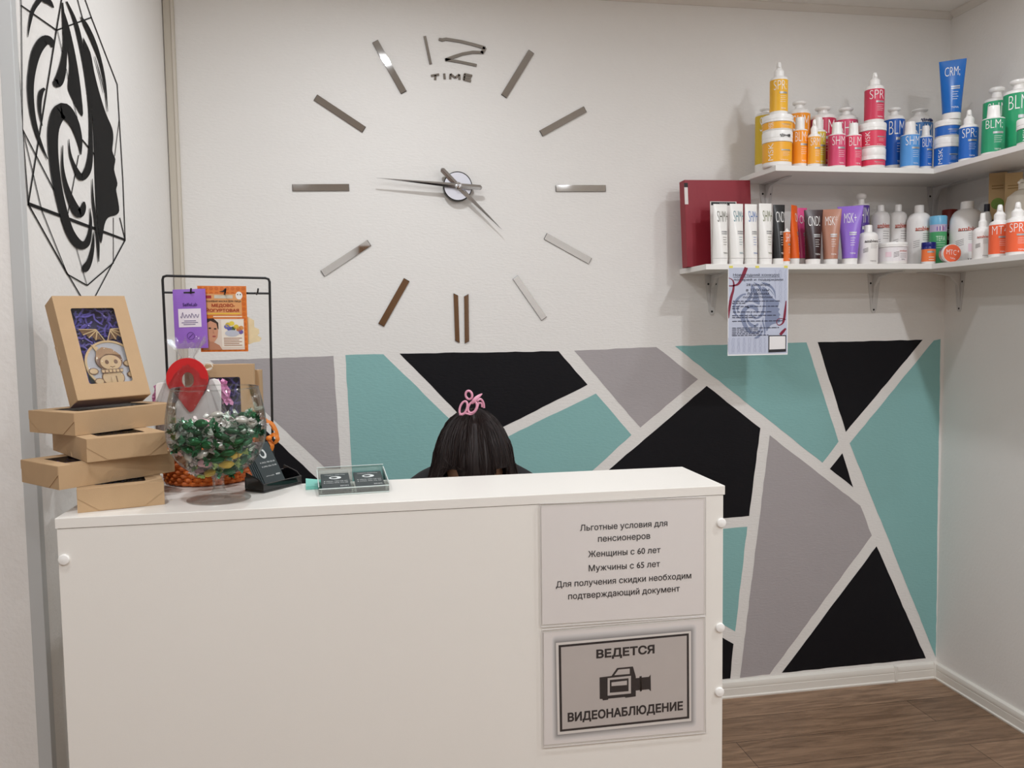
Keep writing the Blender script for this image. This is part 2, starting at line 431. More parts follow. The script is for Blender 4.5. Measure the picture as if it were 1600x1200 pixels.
SWIRL = [[(105, 145, 2), (112, 95, 9), (125, 40, 15), (150, 0, 20), (180, -40, 24)], [(140, -30, 30), (170, -5, 28), (190, 10, 20), (206, 30, 4)],
         [(200, 185, 6), (196, 165, 26), (170, 158, 40), (140, 200, 38), (122, 270, 30), (115, 350, 25), (124, 450, 20), (147, 540, 14), (182, 622, 3)],
         [(170, 345, 10), (157, 360, 18), (151, 395, 16), (152, 440, 10), (161, 492, 2)],
         [(206, 315, 8), (220, 325, 36), (235, 290, 34), (246, 230, 22), (251, 170, 17), (246, 90, 12), (240, 10, 5)],
         [(256, 5, 5), (285, 70, 12), (305, 140, 16), (328, 260, 13), (346, 400, 12), (351, 520, 13), (349, 610, 20), (337, 668, 28), (312, 692, 26), (287, 650, 14), (270, 600, 8), (265, 543, 2)],
         [(312, 604, 3), (306, 545, 22), (282, 475, 40), (238, 432, 62), (207, 490, 46), (203, 580, 38), (216, 700, 34), (236, 800, 32), (266, 900, 32), (302, 953, 34), (332, 952, 28), (347, 910, 15), (351, 860, 8), (347, 813, 2)],
         [(240, 568, 3), (240, 650, 9), (252, 720, 17), (277, 790, 28), (303, 833, 36), (320, 812, 24), (323, 788, 8)],
         [(316, 1052, 8), (328, 1048, 30), (347, 1015, 20), (359, 960, 11), (362, 903, 2)],
         [(356, 698, 2), (359, 780, 8), (369, 860, 10), (379, 950, 10), (381, 1022, 3)],
         [(312, 65, 4), (332, 100, 16), (362, 165, 17), (388, 240, 11), (406, 330, 8), (416, 436, 2)], [(365, 220, 2), (385, 290, 4), (402, 362, 2)]]
FACES = [[(322, 145), (350, 205), (365, 280), (385, 360), (410, 440), (435, 500), (440, 540), (436, 590), (448, 622), (443, 662), (456, 715), (451, 740), (457, 775), (463, 822), (450, 840), (420, 850), (405, 880), (392, 952), (380, 880), (372, 800), (368, 700), (365, 600), (360, 480), (345, 330), (326, 200)],
         [(238, 18), (262, 88), (278, 150), (300, 260), (316, 380), (318, 456), (272, 372), (262, 335), (268, 255), (256, 150)]]
def emblem(mb, m, f, thin=True, k=1.0):
    if thin:
        for s in THIN: mb.stroke(s, m, f, 0.0016 * k)
    for i, s in enumerate(SWIRL): mb.stroke(smooth_pts(s, 6), m, f, (0.0020 + 0.0001 * i) * k)
    for q in FACES:
        q2 = smooth_pts(q + [q[0]], 3)[:-1]
        mb.poly([f(a, b_, 0.0018 * k) for a, b_ in q2], m)
mb = MB(); emblem(mb, decal_m, lw)
tag(mb.build('wall_decal', smooth=False), 'black decal of a face in profile with swirling hair on the left wall', 'wall decal')

# ------------------------------------------------------------------ wall clock made of mirrored bars
mir = mat((196, 194, 192), 0.03, 1.0, name='mirror_acrylic', var=0.0)
medge = mat((40, 38, 38), 0.25, name='mirror_edge', var=0.0)
c0 = un(714, 293, 1, 0)
clock = thing('wall_clock', 'large frameless wall clock of mirrored bars, a numeral twelve and two silver hands', 'clock', (c0.x, 0, c0.z))
def bar(pa, pb, wpx, name='hour_bar', slant=0):
    a = un(*pa, 1, 0); b_ = un(*pb, 1, 0); a -= clock.location; b_ -= clock.location; a.y = b_.y = 0
    t = (b_ - a).normalized(); n = Vector((-t.z, 0, t.x)); w = wpx * depth(un(*pa, 1, 0)) / F_PX / 2; sl = t * slant
    P = [a + n * w + sl, b_ + n * w + sl, b_ - n * w - sl, a - n * w - sl]
    if P[0].x: pass
    m = MB(); T = 0.004; fr = [p + Vector((0, -T, 0)) for p in P]
    m.add(P + fr, [(0, 1, 5, 4), (1, 2, 6, 5), (2, 3, 7, 6), (3, 0, 4, 7)], medge)
    cen = sum(fr, Vector()) / 4
    inn = [p + (cen - p).normalized() * 0.0012 + Vector((0, -0.0006, 0)) for p in fr]
    m.add(fr + inn, [(0, 1, 5, 4), (1, 2, 6, 5), (2, 3, 7, 6), (3, 0, 4, 7)], medge)
    m.poly(inn, mir)
    ob = m.build(name, clock, smooth=False)
    # orient the mirror face towards the room
    return ob
for pa, pb, w, s in [((830, 81), (787, 151), 10, 0), ((914, 171), (845, 209), 10, 0), ((868, 294.5), (946, 294.5), 10, 0), ((852, 369), (922, 408), 10.5, 0),
                     ((805, 433), (850, 498), 10, 0), ((728.5, 461), (729.5, 535), 7, -0.004), ((712, 460), (714.5, 534), 7, 0.004), ((635.5, 437), (595.5, 508), 10, 0),
                     ((577, 379.5), (504, 427.5), 10.5, 0), ((457, 293.5), (545.5, 293), 10.5, 0), ((493, 152.5), (569, 203), 10.5, 0), ((586, 65), (631, 145), 10, 0)]:
    bar(pa, pb, w, slant=s)
def cz(px, py, l=0.0):
    p = un(px, py, 1, 0) - clock.location; p.y = -l; return p
def num(pts_list, name, T=0.004):
    m = MB()
    for pts in pts_list:
        n = len(pts); L = []; Q = []
        for i, (x, y, w) in enumerate(pts):
            a = pts[max(i - 1, 0)]; b_ = pts[min(i + 1, n - 1)]; t = Vector((b_[0] - a[0], b_[1] - a[1])).normalized()
            L.append((x - t.y * w / 2, y + t.x * w / 2)); Q.append((x + t.y * w / 2, y - t.x * w / 2))
        poly = L + Q[::-1]
        m.add([cz(*p, T) for p in poly], [(i, i + 1, 2 * n - 2 - i, 2 * n - 1 - i) for i in range(n - 1)], mir)
        k = len(poly); vs = [cz(*p, 0) for p in poly] + [cz(*p, T) for p in poly]
        m.add(vs, [(i, (i + 1) % k, (i + 1) % k + k, i + k) for i in range(k)], medge)
    return m.build(name, clock, smooth=False)
def hx(pts): return [(650 + x / 4.284, 40 + y / 4.284, w / 4.284) for x, y, w in pts]
num([hx([(58, 72, 18), (98, 260, 18)])], 'numeral_one')
num([hx([(152, 92, 16), (175, 98, 22), (200, 92, 20), (300, 108, 20), (380, 128, 20), (462, 152, 22)]), hx([(460, 148, 26), (440, 188, 24)]),
     hx([(450, 182, 18), (380, 180, 20), (310, 192, 20), (250, 212, 22), (195, 232, 20)]), hx([(195, 228, 18), (300, 246, 18), (405, 268, 18)])], 'numeral_two')
def hl(x0, y0, x1, y1, w=15): return hx([(x0, y0, w), (x1, y1, w)])
num([hl(100, 338, 155, 328), hl(130, 332, 128, 365), hl(188, 322, 192, 360), hl(228, 360, 230, 325), hl(230, 325, 262, 352), hl(262, 352, 290, 328), hl(290, 328, 290, 364),
     hl(322, 325, 375, 338), hl(320, 345, 368, 354), hl(318, 362, 368, 374), hl(325, 325, 318, 365, 14)], 'word_plate', 0.003)
silver = mat((215, 215, 218), 0.12, 1.0, name='polished_silver', var=0.0)
m = MB(); X = Matrix.Translation((0, 0, 0)) @ Matrix.Rotation(R(90), 4, 'X')
m.lathe([(0.0, 0.001), (0.050, 0.001), (0.050, 0.026), (0.0465, 0.028)], medge, 48, X); m.lathe([(0.0465, 0.028), (0.0, 0.0281)], mat((212, 212, 220), 0.35, name='clock_disc', var=0.0, metal=0.5), 48, X)
m.build('centre_disc', clock)
def hand(tip, tail, w, name, lift):
    a = un(*tip, 1, 0) - clock.location; b_ = un(*tail, 1, 0) - clock.location; a.y = b_.y = 0
    t = (a - b_).normalized(); n = Vector((-t.z, 0, t.x)); c = Vector((0, 0, 0)); w = w / 2
    L = [b_ - t * 0.0, b_ + t * 0.006, c, a]
    W_ = [w * 0.35, w, w * 1.0, 0.0006]
    vs = []
    for p, ww in zip(L, W_):
        vs += [p + n * ww + Vector((0, -lift, 0)), p + Vector((0, -lift - 0.0045, 0)), p - n * ww + Vector((0, -lift, 0))]
    fs = []
    for i in range(3):
        o = 3 * i; fs += [(o, o + 1, o + 4, o + 3), (o + 1, o + 2, o + 5, o + 4), (o + 2, o, o + 3, o + 5)]
    fs += [(0, 2, 1), (9, 10, 11)]
    MB().add(vs, fs, silver).build(name, clock, smooth=False)
hand((588, 281), (751, 296), 0.0175, 'minute_hand', 0.036)
hand((782, 360), (688, 266), 0.0175, 'hour_hand', 0.030)
MB().lathe([(0.012, 0.028), (0.012, 0.044), (0.009, 0.047), (0.004, 0.048), (0.003, 0.05), (0, 0.05)], silver, 24, X).build('hub', clock)

# ------------------------------------------------------------------ reception counter
lam = mat((228, 224, 217), 0.32, name='white_laminate', var=0.008, bump=0.05, bscale=900)
YC, ZC, XCL, XCR, YCB = -1.5059, 1.1316, -0.4856, 0.6234, -1.301
XW, YW = -0.225, -1.06              # short return along the left wall
counter = thing('reception_counter', 'tall white laminate reception counter with a narrow top and round screw caps', 'counter', (0.07, -1.4, 0))
ox, oy = 0.07, -1.4
def cl(p): return (p[0] - ox, p[1] - oy, p[2])
m = MB(); z0 = ZC - 0.0165
L = [(XCL, YC), (XCR, YC), (XCR, YCB), (XW, YCB), (XW, YW), (XCL, YW)]
m.prism([cl((x, y, z0)) for x, y in L], (0, 0, 0.0165), lam); m.build('countertop', counter, smooth=False, bevel=0.0008)
MB().box(cl((XCL + 0.002, YC + 0.001, 0.0)), cl((XCR - 0.003, YC + 0.017, z0 - 0.0008)), lam).build('front_panel', counter, smooth=False, bevel=0.0006)
MB().box(cl((XCR - 0.021, YC + 0.0175, 0.0)), cl((XCR - 0.004, -0.80, 0.74)), lam).box(cl((XCR - 0.021, YC + 0.0175, 0.74)), cl((XCR - 0.004, YCB - 0.01, z0 - 0.0008)), lam).build('side_panel', counter, smooth=False)
MB().box(cl((XCL + 0.003, YC + 0.0175, 0.0)), cl((XCL + 0.02, YW - 0.01, z0 - 0.0008)), lam).build('side_panel', counter, smooth=False)
MB().box(cl((XCL + 0.021, YC + 0.0175, 0.74)), cl((XCR - 0.022, -0.80, 0.762)), lam).build('desk_top', counter, smooth=False)
MB().box(cl((XCL + 0.021, YCB - 0.03, 0.763)), cl((XCR - 0.022, YCB - 0.012, z0 - 0.001)), lam).build('back_panel', counter, smooth=False)
capm = mat((236, 234, 230), 0.3, name='white_plastic_cap', var=0.0)
X90 = Matrix.Rotation(R(90), 4, 'X')
for q in ((100, 874.5), (1127, 817), (1125, 980.5), (1124, 1081)):
    p = un(*q, 1, YC); m = MB(); m.lathe([(0.0085, -0.001), (0.0085, 0.0015), (0.0075, 0.0028), (0.004, 0.0036), (0, 0.0038)], capm, 24, X90)
    m.build('screw_cap', counter, cl((p.x, YC, p.z)))

# notices on the front panel
paper = mat((222, 216, 212), 0.55, name='white_paper', var=0.01)
ink = mat((34, 30, 32), 0.6, name='black_ink', var=0.0)
sleeve_m = thin_clear('clear_sleeve', gloss_rough=0.08, base=0.03, edge=0.35)
def notice(px, label):
    P = [un(*q, 1, YC) for q in px]; o = P[3].copy()
    t = thing('notice_sheet', label, 'notice', (o.x, YC, o.z), group='notices taped to the counter front')
    return t, o
t1, o1 = notice([(845, 790.5), (1100, 779), (1100, 959), (847, 976)], 'white paper notice with six lines of black text, upper sheet on the counter front')
def loc(o, f):
    return lambda a, b_, l=0.0: f(a, b_, l) - o
pf = pxflat(YC)
def sheet(t, o, px, fill=True):
    f = loc(o, pf); m = MB(); m.prism([f(*q, 0.0004) for q in px], (0, -0.0005, 0), paper); return m, f
m, f = sheet(t1, o1, [(845, 790.5), (1100, 779), (1100, 959), (847, 976)])
lx = lambda a, b_, l=0.0: Vector((a, -l, b_))
for s, xa, xb, cyy in [('Льготные условия для', 225, 580, 214), ('пенсионеров', 298, 510, 265), ('Женщины с 60 лет', 258, 552, 321), ('Мужчины с 65 лет', 260, 550, 379), ('Для получения скидки необходим', 127, 677, 436), ('подтверждающий документ', 177, 630, 486)]:
    a = f(820 + xa / 2.609, 740 + cyy / 2.609); b_ = f(820 + xb / 2.609, 740 + cyy / 2.609)
    put_text(m, s, ink, lx, (a.x + b_.x) / 2, f(820 + (xa + xb) / 5.218, 740 + cyy / 2.609).z, w=(b_ - a).length, lift=0.0014, bold=0.01)
m.build('paper', t1, smooth=False)
sl = [(843.5, 787), (1102, 776), (1102, 961.5), (845, 979.5)]
sm = MB(); sm.poly([f(*q, 0.0022) for q in sl], sleeve_m)
edge_m = mat((205, 200, 196), 0.25, name='sleeve_seam', var=0.0)
for i in range(4): sm.tube([f(*sl[i], 0.0018), f(*sl[(i + 1) % 4], 0.0018)], 0.0007, edge_m, 6)
sm.build('clear_sleeve', t1, smooth=False)
px2 = [(849, 988), (1099, 967), (1100, 1141), (850, 1164)]
t2, o2 = notice(px2, 'paper sign with a black framed video camera picture, lower sheet on the counter front')
m, f = sheet(t2, o2, px2)
def z8(x, y): return (860 + x / 6.317, 970 + y / 6.317)
glow0 = [z8(*q) for q in [(15, 150), (1440, 30), (1440, 1040), (20, 1185)]]; glow1 = [z8(*q) for q in [(52, 215), (1385, 98), (1388, 985), (70, 1122)]]
NG = 9
for i in range(NG):
    k = i / (NG - 1); g = int(214 - 82 * k ** 1.3)
    Pq = [((1 - k) * a[0] + k * b_[0], (1 - k) * a[1] + k * b_[1]) for a, b_ in zip(glow0, glow1)]
    # rounded corners
    Q = []
    for i2 in range(4):
        pc, pn, pp = Pq[i2], Pq[(i2 + 1) % 4], Pq[i2 - 1]; rr = 7 * (1 - k) + 0.5
        for tt in (0, 0.25, 0.5, 0.75, 1):
            a = Vector(pp) - Vector(pc); a.normalize(); b_ = Vector(pn) - Vector(pc); b_.normalize()
            p = (Vector(pc) + a * rr) * (1 - tt) ** 2 + Vector(pc) * 2 * tt * (1 - tt) + (Vector(pc) + b_ * rr) * tt ** 2
            Q.append(tuple(p))
    m.poly([f(*q, 0.0010 + 0.00005 * i) for q in Q], mat((g, int(g * 0.985), int(g * 0.975)), 0.6, name='printed_border', var=0.0))
m.poly([f(*q, 0.0015) for q in glow1], mat((214, 208, 202), 0.6, name='printed_rim', var=0.0))
def quad8(Pz, l, mm): m.poly([f(*z8(*q), l) for q in Pz], mm)
quad8([(78, 238), (1363, 120), (1368, 960), (92, 1092)], 0.00158, ink)
panel = mat((184, 176, 171), 0.5, name='printed_panel', var=0.03)
quad8([(102, 258), (1342, 143), (1345, 940), (115, 1068)], 0.00166, panel)
for Pz, mm in [([(482, 555), (562, 545), (600, 540), (655, 462), (812, 447), (840, 545), (840, 742), (735, 757), (735, 748), (568, 765), (568, 775), (515, 782), (510, 768), (484, 768)], ink),
               ([(840, 562), (970, 548), (970, 672), (840, 685)], ink), ([(875, 545), (898, 540), (900, 690), (880, 695)], ink), ([(968, 548), (986, 526), (989, 692), (968, 672)], ink)]:
    quad8(Pz, 0.00176, mm)
for Pz, mm, l in [([(562, 562), (792, 538), (792, 712), (562, 735)], panel, 0.00186), ([(628, 533), (668, 478), (780, 467), (780, 520)], panel, 0.00186),
                  ([(583, 580), (768, 562), (768, 690), (583, 706)], ink, 0.00196), ([(600, 603), (752, 585), (752, 628), (600, 640)], panel, 0.00206)]:
    quad8(Pz, l, mm)
def skewtext(s, xa, ya, xb, yb, h):
    A = f(*z8(xa, ya)); B = f(*z8(xb, yb)); t = (B - A)
    put_text(m, s, ink, lambda a, b_, l=0.0: Vector(((A.x + B.x) / 2 + a, -l, (A.z + B.z) / 2 + b_ + a * t.z / t.x)), 0, 0, w=t.length, h=h, bold=0.04, lift=0.0018)
mpp = (f(*z8(0, 0)) - f(*z8(0, 100))).length / 100
skewtext('ВЕДЕТСЯ', 450, 333, 1025, 282, 108 * mpp)
skewtext('ВИДЕОНАБЛЮДЕНИЕ', 168, 958, 1305, 840, 112 * mpp)
m.build('paper', t2, smooth=False)
sl = [(847, 984), (1101, 963), (1102, 1144.5), (849, 1167.5)]
sm = MB(); sm.poly([f(*q, 0.0026) for q in sl], sleeve_m)
for i in range(4): sm.tube([f(*sl[i], 0.0018), f(*sl[(i + 1) % 4], 0.0018)], 0.0007, edge_m, 6)
sm.build('clear_sleeve', t2, smooth=False)

# ------------------------------------------------------------------ shelves and brackets
shelf_m = mat((232, 230, 226), 0.35, name='shelf_laminate', var=0.008)
steel_w = mat((206, 204, 202), 0.4, name='bracket_white_metal', var=0.02)
hole_m = mat((14, 13, 13), 0.7, name='dark_hole', var=0.0)
YS, XS = -0.2576, 1.951
ZU, ZUT, ZL, ZLT = 1.926, 1.944, 1.598, 1.616
def shelf(z0, z1, xa, xb, name_b, lab_b, lab_r, yend, left_cham):
    m = MB(); P = [(xb, -0.001), (xb, YS + left_cham[1]), (xa, YS), (XS - 0.001, YS), (XR - 0.001, YS + 0.0), (XR - 0.001, -0.001)]
    m.prism([(x, y, z0) for x, y in P], (0, 0, z1 - z0), shelf_m)
    tag(m.build('wall_shelf', smooth=False, bevel=0.0008), lab_b, 'shelf', 'corner shelves')
    m = MB(); m.box((XS, yend, z0), (XR - 0.001, YS - 0.0008, z1), shelf_m)
    tag(m.build('wall_shelf', smooth=False, bevel=0.0008), lab_r, 'shelf', 'corner shelves')
xa = un(1212, 265, 1, YS).x; xb = un(1178, 275, 1, -0.12).x
shelf(ZU, ZUT, xa, xb, '', 'upper white shelf board on the back wall under yellow, pink and blue bottles', 'upper white shelf board on the right wall under the green bottles', -1.25, (0, 0.16))
xa = un(1103, 425, 1, YS).x; xb = un(1078, 420, 1, -0.10).x
shelf(ZL, ZLT, xa, xb, '', 'lower white shelf board on the back wall under the binder and tubes', 'lower white shelf board on the right wall under orange sprays', -1.25, (0, 0.18))
def bracket(x, z, axis, label, y=0.0):
    """white pressed steel bracket: plate on the wall, arm under the board, hollow rib between; three dark screw holes"""
    t = thing('shelf_bracket', label, 'bracket', (x, y - 0.0005, z) if axis == 'y' else (XR - 0.0005, x, z), (0, 0, 0 if axis == 'y' else R(-90)), 'white shelf brackets')
    m = MB()
    pl = [(-0.028, 0), (0.028, 0), (0.022, -0.05), (0.012, -0.135), (0.006, -0.148), (-0.006, -0.148), (-0.012, -0.135), (-0.022, -0.05)]
    m.prism([(a, 0, b_) for a, b_ in pl], (0, -0.0025, 0), steel_w); m.build('wall_plate', t, smooth=False, bevel=0.0005)
    m = MB(); m.prism([(a * 0.85, b_ * 1.2, -0.0005) for a, b_ in pl], (0, 0, -0.0025), steel_w); m.build('arm', t, smooth=False)
    m = MB()
    m.prism([(-0.006, -0.0025, -0.003), (-0.006, -0.12, -0.003), (-0.006, -0.04, -0.016), (-0.006, -0.012, -0.05), (-0.006, -0.0025, -0.12)], (0.012, 0, 0), steel_w); m.build('rib', t, smooth=False, bevel=0.002)
    for a, b_ in ((-0.0145, -0.036), (0.0145, -0.036), (0, -0.136)):
        m = MB(); m.lathe([(0.0038, 0), (0.0038, 0.0004), (0, 0.0004)], hole_m, 14, Matrix.Translation((a, -0.0026, b_)) @ X90); m.build('screw_hole', t)
    return t
bracket(un(1112, 450, 1, 0).x, ZL, 'y', 'white bracket under the left end of the lower shelf, beside the poster')
bracket(un(1365, 450, 1, 0).x, ZL, 'y', 'white bracket under the lower shelf, right of the poster on the back wall')
bracket(un(1500, 450, 0, XR).y, ZL, 'x', 'white bracket under the lower shelf on the right wall')
bracket(un(1197, 300, 1, 0).x, ZU, 'y', 'white bracket under the left end of the upper shelf, beside the red binder')
bracket(un(1458, 300, 1, 0).x, ZU, 'y', 'white bracket under the upper shelf in the room corner above white bottles')

# ------------------------------------------------------------------ containers
wp = mat((236, 233, 230), 0.35, name='white_bottle_plastic', var=0.0)
wcap = mat((240, 238, 235), 0.3, name='white_cap_plastic', var=0.0)
silv = mat((172, 172, 172), 0.42, 0.6, name='silver_print', var=0.0)
wprint = mat((244, 242, 240), 0.5, name='white_print', var=0.0)
def wrap(Rr): return lambda a, z, l=0.0: Vector(((Rr + l) * math.sin(a / Rr), -(Rr + l) * math.cos(a / Rr), z))
def patch(mb, Rr, a0, a1, z0, z1, m, n=24, lift=0.0):
    f = wrap(Rr); vs = []; 
    for i in range(n + 1):
        a = (a0 + (a1 - a0) * i / n); vs += [f(a, z0, lift), f(a, z1, lift)]
    mb.add(vs, [(2 * i, 2 * i + 2, 2 * i + 3, 2 * i + 1) for i in range(n)], m)
def art(mb, Rr, z0, z1, s, tc, vertical=False, brand=True, x0=-0.75, w=1.5, th=0.29, tz=0.81, tail=None):
    """printed face: tall thin word, silver bar, fine lines, brand word"""
    f = wrap(Rr); H = z1 - z0; st = Rr * 0.28
    if vertical: put_text(mb, s, tc, f, -Rr * 0.62, z0 + H * 0.5, w=H * 0.86, h=Rr * 0.36, lift=0.0006, rot=1, bold=-0.012)
    elif s: put_text(mb, s, tc, f, Rr * (x0 + w / 2), z0 + H * tz, w=Rr * w, h=H * th, lift=0.0006, step=st, bold=-0.016)
    bx0 = -0.1 if not vertical else 0.1
    patch(mb, Rr, Rr * bx0, Rr * 0.85, z0 + H * 0.54, z0 + H * 0.60, silv, 8, 0.0006)
    for k in range(4): patch(mb, Rr, Rr * (bx0 + 0.1), Rr * (0.75 - 0.12 * (k % 2)), z0 + H * (0.46 - 0.06 * k), z0 + H * (0.468 - 0.06 * k), tc, 6, 0.0006)
    if brand: put_text(mb, 'TEFIA', tc, f, Rr * 0.35, z0 + H * 0.07, w=Rr * 0.62, h=H * 0.045, lift=0.0006, step=st)
def place(px0, px1, plane, zb):
    p = spot((px0 + px1) / 2, plane, zb); Rr = (px1 - px0) / 2 * depth(p) / F_PX
    return p, Rr
class Item: pass
GRP = {'u': 'hair products on the upper shelf', 'l': 'hair products on the lower shelf'}
def start(name, cat, label, px0, px1, plane, zb, yaw, grp):
    if plane[0] == 'y' and name != 'squeeze_tube': yaw -= 17
    p, Rr = place(px0, px1, plane, zb)
    t = thing(name, label, cat, p, (0, 0, R(yaw)), GRP[grp])
    z = lambda row: zrow(p, row) - zb
    return t, Rr, z
def label_mesh(t, Rr, z0, z1, col, s, tc=wprint, a0=-1.75, a1=1.75, art_fn=None, **kw):
    m = MB(); cm = mat(col, 0.38, name='label_' + (col if isinstance(col, str) else '%d_%d_%d' % col), var=0.01)
    patch(m, Rr + 0.0004, (Rr + 0.0004) * a0, (Rr + 0.0004) * a1, z0, z1, cm, 36)
    (art_fn or art)(m, Rr + 0.0006, z0, z1, s, tc, **kw)
    m.build('label', t)
def large(label, px0, px1, plane, rows, col, s, zb, yaw=0, grp='u', hazy=False, **kw):
    """large round bottle with sloping shoulder, short neck and mushroom disc cap; rows = cap top, cap bottom, label top, label bottom"""
    t, Rr, z = start('cosmetic_bottle', 'bottle', label, px0, px1, plane, zb, yaw, grp)
    zt, zc_, zl1, zl0 = [z(r) for r in rows]; zl0 = max(zl0, 0.012)
    m = MB(); sh = zl1 + 0.004
    m.lathe([(Rr * 0.93, 0), (Rr, 0.006), (Rr, sh), (Rr * 0.97, sh + (zc_ - sh) * 0.25), (Rr * 0.82, sh + (zc_ - sh) * 0.6), (Rr * 0.5, sh + (zc_ - sh) * 0.85), (Rr * 0.40, zc_), (Rr * 0.38, zc_ + (zt - zc_) * 0.3), (0, zc_ + (zt - zc_) * 0.3)], wp, 40); m.build('body', t)
    m = MB(); h = zt - zc_
    m.lathe([(0, zc_ + 0.001), (Rr * 0.36, zc_ + 0.001), (Rr * 0.36, zc_ + h * 0.5), (Rr * 0.56, zc_ + h * 0.58), (Rr * 0.62, zc_ + h * 0.72), (Rr * 0.60, zc_ + h * 0.88), (Rr * 0.45, zt), (0, zt)], wcap, 32); m.build('cap', t)
    label_mesh(t, Rr, zl0, zl1, col, s, **kw); return t
def small(label, px0, px1, plane, rows, col, s, zb, yaw=0, grp='u', **kw):
    """small cylindrical bottle with round shoulder and tall white flip cap"""
    t, Rr, z = start('cosmetic_bottle', 'bottle', label, px0, px1, plane, zb, yaw, grp)
    zt, zc_, zl1, zl0 = [z(r) for r in rows]; zl0 = max(zl0, 0.008)
    m = MB(); sh = zl1 + 0.002
    m.lathe([(Rr * 0.92, 0), (Rr, 0.005), (Rr, sh), (Rr * 0.93, sh + (zc_ - sh) * 0.5), (Rr * 0.6, zc_), (Rr * 0.5, zc_ + 0.003), (0, zc_ + 0.003)], wp, 36); m.build('body', t)
    m = MB(); m.lathe([(Rr * 0.60, zc_ + 0.0005), (Rr * 0.56, zc_ + (zt - zc_) * 0.5), (Rr * 0.53, zt - 0.002), (Rr * 0.49, zt), (0, zt)], wcap, 32); m.build('cap', t)
    label_mesh(t, Rr, zl0, zl1, col, s, **kw); return t
def spray(label, px0, px1, plane, rows, col, s, zb, yaw=0, grp='u', body_white=False, **kw):
    """spray bottle: cylinder, collar and tapered nozzle cap"""
    t, Rr, z = start('spray_bottle', 'bottle', label, px0, px1, plane, zb, yaw, grp)
    zt, zc_, zl1, zl0 = [z(r) for r in rows]; zl0 = max(zl0, 0.01)
    m = MB(); sh = zl1 + 0.003
    m.lathe([(Rr * 0.93, 0), (Rr, 0.005), (Rr, sh), (Rr * 0.9, sh + (zc_ - sh) * 0.6), (Rr * 0.62, zc_), (Rr * 0.5, zc_ + 0.002), (0, zc_ + 0.002)], wp, 36); m.build('body', t)
    h = zt - zc_; m = MB()
    m.lathe([(Rr * 0.56, zc_ + 0.0005), (Rr * 0.56, zc_ + h * 0.38), (Rr * 0.46, zc_ + h * 0.46), (Rr * 0.30, zc_ + h * 0.58), (Rr * 0.24, zc_ + h * 0.92), (Rr * 0.18, zt), (0, zt)], wcap, 28)
    m.box((-Rr * 0.12, -Rr * 0.42, zc_ + h * 0.62), (Rr * 0.12, -Rr * 0.2, zc_ + h * 0.78), wcap); m.build('spray_nozzle', t)
    label_mesh(t, Rr, zl0, zl1, col, s, **kw); return t
def jar(label, px0, px1, plane, rows, col, s, zb, yaw=0, grp='u', vert=True, lidcol=None, scrib=False, at=None, **kw):
    """screw-top jar: white body, colour band, ribbed white lid; rows = lid top, lid bottom, label bottom"""
    t, Rr, z = start('cosmetic_jar', 'jar', label, px0, px1, plane, zb, yaw, grp)
    zt, zl1, zl0 = [z(r) for r in rows]; zl0 = max(zl0, 0.006)
    m = MB(); m.lathe([(Rr * 0.9, 0), (Rr * 0.955, 0.004), (Rr * 0.955, zl1 - 0.0005), (0, zl1 - 0.0005)], wp, 40); m.build('body', t)
    m = MB(); lm_ = mat(lidcol, 0.3, name='lid_' + lidcol, var=0.0) if lidcol else wcap
    m.lathe([(0, zl1), (Rr, zl1), (Rr, zl1 + (zt - zl1) * 0.28), (Rr * 0.985, zl1 + (zt - zl1) * 0.31), (Rr * 0.985, zl1 + (zt - zl1) * 0.35), (Rr, zl1 + (zt - zl1) * 0.38), (Rr, zt - 0.003), (Rr * 0.97, zt), (0, zt)], lm_, 40)
    if scrib:
        f = wrap(Rr + 0.0006); pts = []
        for i in range(60):
            u = i / 59; pts.append(f(Rr * (0.0 + 0.8 * u), (zl1 + zt) / 2 + 0.004 * math.sin(u * 46) * (1 + 0.5 * math.sin(u * 9)), 0))
        m.tube(pts, 0.0008, hole_m, 5)
    m.build('lid', t)
    label_mesh(t, Rr * 0.955, zl0, zl1 - 0.001, col, s, vertical=vert, **kw); t['ztop'] = zb + zt; return t
